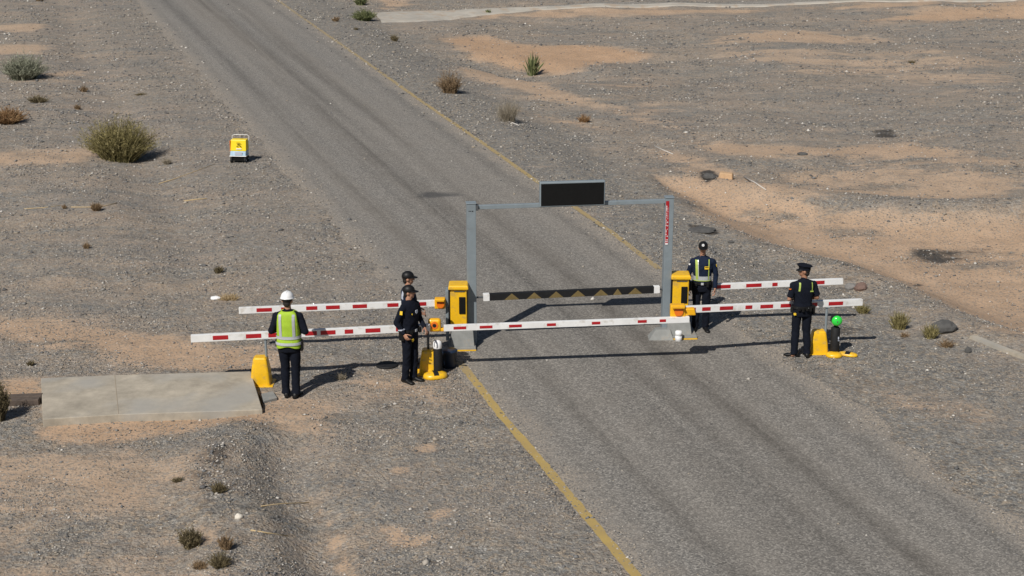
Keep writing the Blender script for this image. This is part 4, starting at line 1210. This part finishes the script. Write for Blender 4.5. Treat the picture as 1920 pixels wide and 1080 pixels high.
def hand(wrist, d, palm_n, side, curl=.5, s=1.0):
    """palm, four unequal bent fingers and a side thumb; d points along the forearm, palm_n out of the palm"""
    d = Vector(d).normalized(); n = Vector(palm_n); n = (n - d * n.dot(d)).normalized(); w = d.cross(n) * side
    B = Matrix(((w.x, n.x, d.x, wrist[0]), (w.y, n.y, d.y, wrist[1]), (w.z, n.z, d.z, wrist[2]), (0, 0, 0, 1)))
    m = MB()
    m.loft([[(math.cos(2 * math.pi * i / 14) * a, math.sin(2 * math.pi * i / 14) * b, z) for i in range(14)] for z, a, b in ((-.035, .026, .020), (0, .027, .018), (.03, .037, .016), (.07, .042, .014), (.09, .039, .012))], B)
    for k, (x, L) in enumerate(((.030, .068), (.0105, .077), (-.0095, .072), (-.029, .056))):
        p = Vector((x, 0, .083)); ang = 0
        for j, f in enumerate((.45, .31, .24)):
            ang += curl * (.55 + .25 * j + .06 * k)
            q = p + Vector((x * .04, math.sin(ang), math.cos(ang))) * L * f
            m.cap_tube(p, q, .0088 - .001 * j, .0082 - .001 * j, 8, B); p = q
    p = Vector((.030, .002, .022)); 
    for j, (dx, dy, dz, L) in enumerate(((.75, .35, .55, .04), (.35, .5, .8, .032), (.1, .55, .85, .026))):
        q = p + Vector((dx, dy * (.6 + curl), dz)).normalized() * L
        m.cap_tube(p, q, .0115 - .0012 * j, .0100 - .0012 * j, 8, B); p = q
    return fuse(m, .0042, 1)

def person(label, pos, rz, s=1.0, head_yaw=0, head_pitch=0, arms=None, feet=None, short=False, shirt=NAVY, skin=SKIN, belt=True, hair=True, seed=0, group='uniformed people at the barrier', curl=.6, gear=((-.11, True), (-.045, True), (.03, True), (.10, True), (.12, False), (-.10, False))):
    t = thing('person', label, 'person', pos, rz, group); t.scale = (s, s, s)
    feet = feet or {1: (.10, 0, -12), -1: (-.10, .0, 12)}
    Hd = Matrix.Translation((0, -.01, 1.52)) @ Matrix.Rotation(head_yaw, 4, 'Z') @ Matrix.Rotation(head_pitch, 4, 'X') @ Matrix.Translation((0, .0, -1.52))
    hips = {1: Vector((.088, 0, .90)), -1: Vector((-.088, 0, .90))}
    leg = {}
    for sd in (1, -1):
        fx, fy, fa = feet[sd]; an = Vector((fx, fy - .02, .09)); h = hips[sd]
        kn = h.lerp(an, .49) + Vector((0, .022, 0)); leg[sd] = (h, kn, an, R(fa))
    # ---- body, one continuous surface
    m = MB()
    m.loft([ring(z, -.004) for z in (.80, .88, .96, 1.05, 1.16, 1.27, 1.36, 1.42, 1.46, 1.485)])
    for sd in (1, -1):
        h, kn, an, fa = leg[sd]
        m.cap_tube(h + Vector((0, 0, .02)), kn, .085, .056, 14); m.cap_tube(kn, an, .054, .028, 12)
        m.cap_tube(an, an + Vector((0, .01, -.05)), .026, .026, 10)
        m.cap_tube(an + Vector((0, -.01, -.055)), an + Matrix.Rotation(fa, 3, 'Z') @ Vector((0, .12, -.066)), .026, .018, 10)
        S, E, Wr = [Vector(p) for p in arms[sd]]
        S = S + Vector((-.015 * sd, 0, -.028)); m.ell(S + Vector((-.012 * sd, 0, -.005)), (.055, .054, .056)); m.cap_tube(S, E, .050, .040, 12); m.cap_tube(E, Wr, .040, .026, 12)
    m.cap_tube((0, -.012, 1.44), (0, -.004, 1.57), .058, .054, 14)
    m.ell((0, -.008, 1.665), (.074, .094, .098), Hd, 18, 12); m.ell((0, .022, 1.612), (.056, .064, .070), Hd, 16, 10)
    m.ell((0, .066, 1.570), (.026, .024, .022), Hd, 10, 7)
    m.cap_tube((0, .088, 1.665), (0, .106, 1.628), .009, .014, 8, Hd)
    m.ell((0, .078, 1.678), (.05, .016, .012), Hd, 12, 7)
    for sd in (1, -1): m.ell((.078 * sd, -.012, 1.64), (.012, .022, .032), Hd, 10, 8)
    body = fuse(m, .0095, 2)
    for sd in (1, -1):
        S, E, Wr = [Vector(p) for p in arms[sd]]
        d = (Wr - E).normalized(); pn = Vector((-sd, 0, 0)) if abs(d.z) > .7 else Vector((-sd * .5, .1, -.8))
        hb = hand(Wr + d * .01, d + (Vector((0, 0, 0))), pn, sd, curl); body.add(hb.v, hb.f)
    # eyes and lips set into the face
    for sd in (1, -1):
        body.cur = 1; body.ell((.030 * sd, .078, 1.655), (.012, .010, .007), Hd, 8, 6)
    body.cur = 2; body.ell((0, .086, 1.592), (.024, .008, .007), Hd, 10, 6); body.cur = 0
    body.build('body', [skin, EYE, LIP], t, smooth=True)
    # ---- trousers
    m = MB(); m.loft([ring(z, .012) for z in (.80, .86, .92, .985)])
    for sd in (1, -1):
        h, kn, an, fa = leg[sd]
        m.cap_tube(h + Vector((.004 * sd, 0, -.02)), kn, .096, .074, 16); m.cap_tube(kn, kn.lerp(an, .92), .074, .066, 16)
        m.tube([kn.lerp(an, .8), an + Vector((0, -.004, -.025))], [.066, .070], 16)
    tr = wrinkle(fuse(m, .0105, 2), .0115, 11, seed); tr.build('trousers', NAVY, t, smooth=True)
    # ---- shirt
    m = MB(); m.loft([ring(z, .013) for z in (.95, 1.0, 1.05, 1.16, 1.27, 1.36, 1.42, 1.46, 1.485)])
    m.cap_tube((0, -.012, 1.44), (0, -.006, 1.50), .066, .062, 14)
    for sd in (1, -1):
        S, E, Wr = [Vector(p) for p in arms[sd]]
        S = S + Vector((-.012 * sd, 0, -.022))
        m.cap_tube((.03 * sd, -.012, 1.445), S + Vector((-.01 * sd, 0, -.012)), .062, .070, 14)
        m.ell(S + Vector((-.012 * sd, 0, -.006)), (.068, .070, .066))
        if short: m.cap_tube(S, S.lerp(E, .72), .064, .060, 14); m.tube([S.lerp(E, .5), S.lerp(E, .84)], [.060, .064], 14)
        else:
            m.cap_tube(S, E, .064, .054, 14); m.cap_tube(E, E.lerp(Wr, .9), .054, .042, 12); m.tube([E.lerp(Wr, .8), E.lerp(Wr, .97)], [.042, .040], 12)
    sh = wrinkle(fuse(m, .0105, 2), .0115, 10, seed + 3); so_ = sh.build('shirt', shirt, t, smooth=True)
    # ---- shoes
    for sd in (1, -1):
        h, kn, an, fa = leg[sd]; Mf = Matrix.Translation((an.x, an.y + .02, 0)) @ Matrix.Rotation(fa, 4, 'Z')
        m = MB(); rings = []
        for y, w, z in ((-.105, .020, .05), (-.098, .034, .08), (-.06, .042, .125), (-.01, .043, .12), (.03, .043, .09), (.08, .049, .065), (.13, .050, .055), (.165, .040, .048), (.185, .018, .034)):
            rings.append([(w * math.cos(a), y, z / 2 + z / 2 * spow(math.sin(a), .7)) for a in np.linspace(0, 2 * math.pi, 15)[:-1]])
        m.loft(rings, Mf); sh_ = m.build('shoe', LEA, t, smooth=True)
    # ---- belt with gear
    if belt:
        m = MB(); m.loft([ring(.955, .022), ring(.957, .030), ring(1.003, .030), ring(1.005, .022)], caps=False)
        bl = m.build('belt', LEA, t, smooth=False)
        m = MB(); m.box((0, surf_y(0, .98, .034, False), .98), (.05, .012, .045)); m.build('buckle', SIL, bl, bevel=.003)
        rs = random.Random(seed)
        for k, (x, bk) in enumerate(gear):
            m = MB(); y = surf_y(x, .97, .045, bk); m.box((x, y, .965), (.045, .035, .06 + .03 * (k % 2)))
            m.build('pouch', LEA, bl, bevel=.006)
        m = MB(); m.box((.205, -.01, .90), (.045, .10, .17), top=(1, 1.1)); m.build('holster', LEA, bl, bevel=.01)
        m = MB(); m.box((-.200, 0, .93), (.04, .06, .12)); m.build('radio', BLR, bl, bevel=.006)
        m = MB(); m.box((.06, surf_y(.06, .98, .034, True), .975), (.012, .006, .02)); m.build('stud', SIL, bl)
    if hair:
        m = MB(); m.ell((0, -.022, 1.678), (.080, .090, .092), Hd, 18, 12); m.ell((0, -.05, 1.61), (.060, .046, .062), Hd, 14, 9)
        m.build('hair', HAIR, t, smooth=True)
    return t, Hd, so_

def baseball_cap(t, Hd, m_=LEA, emblem=False, crown=1.0):
    m = MB(); rings = []
    for k in range(8):
        a = R(90) * k / 7
        rings.append([(.090 * math.cos(a) * math.cos(q) + .0, -.008 + .108 * math.cos(a) * math.sin(q), 1.688 + .092 * crown * math.sin(a)) for q in np.linspace(0, 2 * math.pi, 25)[:-1]])
    rings[-1] = [(p[0] * .1, -.008 + (p[1] + .008) * .1, p[2]) for p in rings[-2]]
    base_ = [(x * 1.0, y, z - .022) for x, y, z in rings[0]]
    m.loft([base_] + rings, Hd); c = m.build('cap', m_, t, smooth=True)
    m = MB(); up = []; lo = []
    n = 15; R0 = []; R1 = []
    for i in range(n):
        q = R(15) + R(150) * i / (n - 1)
        R0.append((.084 * math.cos(q), -.008 + .100 * math.sin(q), 1.682)); k = math.sin(q) ** .6
        R1.append((.084 * math.cos(q) * 1.02, -.008 + .100 * math.sin(q) + .075 * k, 1.668 - .004 * k))
    vs = R0 + R1 + [(x, y, z + .007) for x, y, z in R0] + [(x, y, z + .007) for x, y, z in R1]; fs = []
    for i in range(n - 1):
        fs += [(i, i + 1, n + i + 1, n + i)[::-1], (2 * n + i, 2 * n + i + 1, 3 * n + i + 1, 3 * n + i), (n + i, n + i + 1, 3 * n + i + 1, 3 * n + i)[::-1]]
    m.add(vs, fs, Hd); m.build('brim', m_, c)
    if emblem:
        m = MB(); m.tube([(0, .088, 1.735), (0, .100, 1.738)], [.026, .024], 14, Hd); e = m.build('emblem', WPL, c)
        m = MB()
        for p in ((-.009, 1.742), (.009, 1.742)): m.tube([(p[0], .099, p[1]), (p[0], .1025, p[1])], .006, 8, Hd)
        m.box((0, .101, 1.726), (.022, .003, .005), Hd); m.box((0, .099, 1.703), (.045, .004, .010), Hd); m.build('emblem_mark', LEA, e)
    return c

def patch(t, name, c, size, rot, m_, shape='box', M=None, n=0):
    m = MB()
    if shape == 'box': m.box((0, 0, 0), size)
    elif shape == 'disc': m.lathe([(.001, -size[2] / 2), (size[0] / 2, -size[2] / 2), (size[0] / 2, size[2] / 2), (.001, size[2] / 2)], 14)
    elif shape == 'shield':
        w, h, d = size; P = [(-w / 2, h * .35), (-w * .3, h * .5), (0, h * .42), (w * .3, h * .5), (w / 2, h * .35), (w * .42, -h * .15), (0, -h * .5), (-w * .42, -h * .15)]
        m.loft([[(x, -d / 2, z) for x, z in P], [(x, d / 2, z) for x, z in P]])
    elif shape == 'star':
        w, h, d = size; P = [(math.sin(a * math.pi / 6) * (w / 2 if a % 2 == 0 else w / 3.6), math.cos(a * math.pi / 6) * (w / 2 if a % 2 == 0 else w / 3.6)) for a in range(12)]
        m.loft([[(x, -d / 2, z) for x, z in P], [(x, d / 2, z) for x, z in P]])
    Mx = Matrix.Translation(c) @ Euler(rot).to_matrix().to_4x4()
    m.v = [tuple(Mx @ Vector(v)) for v in m.v]
    return m.build(name, m_, t)

def vband(t, name, x0, x1, z0, z1, back, off, m_, dx=0.0, n=14, wide=1.0, xo=0.02):
    """tape lying on the torso from z0 up to z1; dx shifts its top sideways"""
    m = MB(); rings = []
    for i in range(n + 1):
        k = i / n; z = z0 + (z1 - z0) * k; sh = dx * k
        rr = []
        for q in range(4):
            x = x0 + (x1 - x0) * q / 3 + sh; rr.append((x, surf_y(x, z, off, back), z))
        rings.append(rr)
    m.loft(rings, caps=False, closed=False)
    inner = [[(x, y * .985, z) for x, y, z in r] for r in rings]
    m.loft([r[::-1] for r in inner], caps=False, closed=False)
    return m.build(name, m_, t)

def hband(t, name, z0, z1, off, m_, a0=0, a1=360):
    m = MB(); rings = []
    for z in (z0, (z0 + z1) / 2, z1):
        r = ring(z, off, 48); 
        if a1 - a0 < 360: r = [p for i, p in enumerate(r) if a0 <= i * 7.5 <= a1]
        rings.append(r)
    m.loft(rings, caps=False, closed=(a1 - a0 >= 360))
    return m.build(name, m_, t)

# --- worker in lime vest, back to the camera, forearms raised in front
g = G(546, 746)
arms = {1: ((.20, 0, 1.41), (.275, -.03, 1.14), (.13, .20, 1.12)), -1: ((-.20, 0, 1.41), (-.275, -.03, 1.14), (-.12, .20, 1.13))}
t, Hd, so_ = person('worker seen from behind in a white hard hat and lime reflective vest', (g.x, g.y + .04, g.z), R(-3), 1.055, R(-6), R(-6), arms, {1: (.085, .0, -14), -1: (-.085, .03, 10)}, seed=1, gear=())
m = MB(); rings = []
for z, off, xm in ((.885, .034, .20), (.93, .036, .2), (1.0, .036, .2), (1.05, .037, .2), (1.16, .034, .185), (1.27, .032, .172), (1.36, .032, .162), (1.42, .036, .155), (1.455, .04, .14), (1.485, .03, .1)):
    rings.append(ring(z, off, 36, 1.0, 2.6, xm))
m.loft(rings); v = wrinkle(fuse(m, .011, 2), .004, 9, 9)
v.v = [(x, y, z + (.02 * math.cos(x * 18) if z < .93 else 0)) for x, y, z in v.v]
vest = v.build('vest', HIV, t, smooth=True)
for sx in (-1, 1):
    for bk in (True, False): vband(vest, 'reflective_tape', sx * .108 - .022, sx * .108 + .022, 1.05, 1.45, bk, .043, SIL)
hband(vest, 'reflective_tape', 1.035, 1.085, .050, SIL); hband(vest, 'reflective_tape', .935, .98, .051, SIL)
m = MB(); rings = []
for k in range(9):
    a = R(90) * k / 8; rr_ = max(math.cos(a), .03)
    rings.append([(.104 * rr_ * math.cos(q), -.012 + .128 * rr_ * math.sin(q), 1.70 + .108 * math.sin(a)) for q in np.linspace(0, 2 * math.pi, 29)[:-1]])
m.loft([[(x * 1.09, (y + .012) * 1.07 - .012 , z - .012) for x, y, z in rings[0]], [(x * 1.10, (y + .012) * 1.09 - .012, z - .004) for x, y, z in rings[0]]] + rings, Hd)
hh = m.build('hard_hat', WPL, t, smooth=True)
m = MB(); m.tube([(0, -.13, 1.73), (0, -.085, 1.79), (0, -.012, 1.812), (0, .06, 1.79), (0, .105, 1.73)], .012, 8, Hd, (1, .5)); m.build('ridge', WPL, hh, smooth=True)
m = MB(); m.loft([[(.083 * math.cos(q), -.02 + .098 * math.sin(q), z) for q in np.linspace(0, 2 * math.pi, 25)[:-1]] for z in (1.655, 1.70)], Hd, caps=False); m.build('headband', BLR, hh)

# --- guard with a badge, front left
g = G(770, 716)
arms = {1: ((.20, 0, 1.41), (.265, -.07, 1.14), (.235, .06, .96)), -1: ((-.20, 0, 1.41), (-.26, .0, 1.14), (-.17, .20, 1.00))}
t, Hd, so_ = person('guard in navy uniform and dark cap turned to the right with a chest badge', (g.x, g.y + .02, g.z), R(-126), 1.0, R(36), R(-4), arms, {1: (.10, -.02, -4), -1: (-.07, .03, 20)}, seed=2)
baseball_cap(t, Hd)
patch(so_, 'sleeve_patch', (.262, .035, 1.34), (.008, .05, .065), (0, R(-12), R(12)), GOLD)
patch(so_, 'chest_badge', (-.02, surf_y(-.02, 1.31, .024, False), 1.31), (.06, .075, .01), (0, 0, 0), PALE, 'shield')
patch(so_, 'pin', (.09, surf_y(.09, 1.29, .024, False), 1.29), (.022, .03, .01), (0, 0, 0), GOLD, 'shield')
patch(so_, 'cuff_band', (.245, .02, 1.03), (.085, .085, .02), (R(10), 0, 0), PALE)
patch(t, 'leg_emblem', (.05, .108, .80), (.05, .06, .01), (0, 0, R(-5)), GOLD, 'shield')

# --- guard behind, in black cap, facing right
g = G(768, 693)
arms = {1: ((.20, 0, 1.41), (.26, -.04, 1.14), (.16, .18, 1.05)), -1: ((-.20, 0, 1.41), (-.26, -.02, 1.14), (-.12, .2, 1.06))}
t, Hd, so_ = person('guard in black cap standing behind the badge wearing guard, looking right', (g.x, g.y + .12, g.z), R(-78), 1.02, R(-4), R(-4), arms, seed=3, shirt=NAVY2)
baseball_cap(t, Hd)
patch(so_, 'shoulder_patch', (.265, -.02, 1.36), (.01, .08, .12), (0, R(-12), 0), PALE)
vband(so_, 'shoulder_panel', .05, .13, 1.30, 1.44, True, .022, PALE)

# --- guard facing the camera by the right cabinet
g = G(1312, 617)
arms = {1: ((.20, 0, 1.41), (.262, -.02, 1.12), (.262, .05, .875)), -1: ((-.20, 0, 1.41), (-.262, -.02, 1.12), (-.25, .05, .875))}
t, Hd, so_ = person('guard facing the camera with dark helmet, lime harness and arms hanging down', (g.x, g.y - .08, g.z), R(176), 1.0, R(-4), R(-3), arms, {1: (.10, 0, -16), -1: (-.10, .0, 16)}, seed=4, shirt=NAVY2, curl=.5)
c = baseball_cap(t, Hd, LEA, True, 1.02)
hs = vband(so_, 'harness_strap', .075, .125, 1.06, 1.44, False, .026, LIMT, .02); vband(so_, 'harness_strap', .066, .078, 1.06, 1.44, False, .0275, SIL, .02)
vband(so_, 'harness_strap', -.125, -.105, 1.06, 1.45, False, .026, LIMT); vband(so_, 'harness_strap', -.135, -.095, 1.12, 1.44, True, .026, LIMT); vband(so_, 'harness_strap', .095, .135, 1.12, 1.44, True, .026, LIMT)
hband(so_, 'waist_tape', 1.045, 1.125, .024, SIL, 14, 166); hband(so_, 'waist_tape', 1.03, 1.046, .0245, LIMT, 14, 166)
patch(so_, 'name_tag', (-.075, surf_y(-.075, 1.30, .03, False), 1.30), (.085, .008, .055), (0, 0, 0), GOLD)
patch(so_, 'name_tag_text', (-.075, surf_y(-.075, 1.30, .036, False), 1.31), (.065, .004, .012), (0, 0, 0), BLK)
patch(so_, 'sleeve_patch', (-.262, .01, 1.32), (.008, .05, .05), (0, R(10), 0), GOLD)
patch(so_, 'sleeve_patch', (.25, .05, 1.34), (.03, .008, .03), (0, 0, 0), WPL)

# --- guard in peaked cap, back to the camera, right
g = G(1499, 668)
arms = {1: ((.205, 0, 1.41), (.262, -.03, 1.14), (.15, .19, 1.06)), -1: ((-.205, 0, 1.41), (-.270, -.03, 1.13), (-.13, .19, 1.06))}
t, Hd, so_ = person('guard in a peaked cap and short sleeves seen from behind near the green lamp', (g.x, g.y - .02, g.z), R(10), 1.0, R(66), R(-2), arms, {1: (.12, -.02, -8), -1: (-.11, .02, 62)}, short=True, skin=SKIN2, seed=5)
m = MB(); q8 = np.linspace(0, 2 * math.pi, 25)[:-1]
band = [(.088, .106, 1.675), (.090, .108, 1.715)]
rings = [[(a * math.cos(q), -.008 + b * math.sin(q), z) for q in q8] for a, b, z in band]
def octr(k, z, tilt): return [((.125 * k) * math.cos(q) * (1 / max(abs(math.cos((q % (math.pi / 4)) - math.pi / 8)), .01)) * .93, -.008 + .145 * k * math.sin(q) * (1 / max(abs(math.cos((q % (math.pi / 4)) - math.pi / 8)), .01)) * .93, z + tilt * math.sin(q)) for q in q8]
rings += [octr(.98, 1.752, .018), octr(1.0, 1.760, .02), octr(.6, 1.775, .018), octr(.05, 1.778, 0)]
m.loft(rings, Hd); c = m.build('peaked_cap', NAVY, t, smooth=False)
m = MB(); n = 15; R0 = []; R1 = []
for i in range(n):
    q = R(20) + R(140) * i / (n - 1); k = math.sin(q) ** .7
    R0.append((.088 * math.cos(q), -.008 + .105 * math.sin(q), 1.685)); R1.append((.09 * math.cos(q), -.008 + .105 * math.sin(q) + .055 * k, 1.665 - .01 * k))
vs = R0 + R1 + [(x, y, z + .006) for x, y, z in R0] + [(x, y, z + .006) for x, y, z in R1]; fs = []
for i in range(n - 1): fs += [(i, i + 1, n + i + 1, n + i)[::-1], (2 * n + i, 2 * n + i + 1, 3 * n + i + 1, 3 * n + i), (n + i, n + i + 1, 3 * n + i + 1, 3 * n + i)[::-1]]
m.add(vs, fs, Hd); m.build('visor', LEA, c)
vband(so_, 'shoulder_tape', -.135, -.105, 1.30, 1.455, True, .024, LIMT, .015); vband(so_, 'shoulder_tape', .115, .135, 1.30, 1.45, True, .024, LIMT)
patch(so_, 'small_tag', (.115, surf_y(.115, 1.29, .026, True), 1.29), (.06, .006, .02), (0, 0, 0), LIMT)
patch(so_, 'sleeve_patch', (-.262, -.045, 1.33), (.05, .012, .06), (0, 0, R(-40)), ORG, 'shield')
patch(t, 'belt_star', (-.175, -.105, .865), (.065, .06, .012), (0, 0, R(-35)), GOLD, 'star')
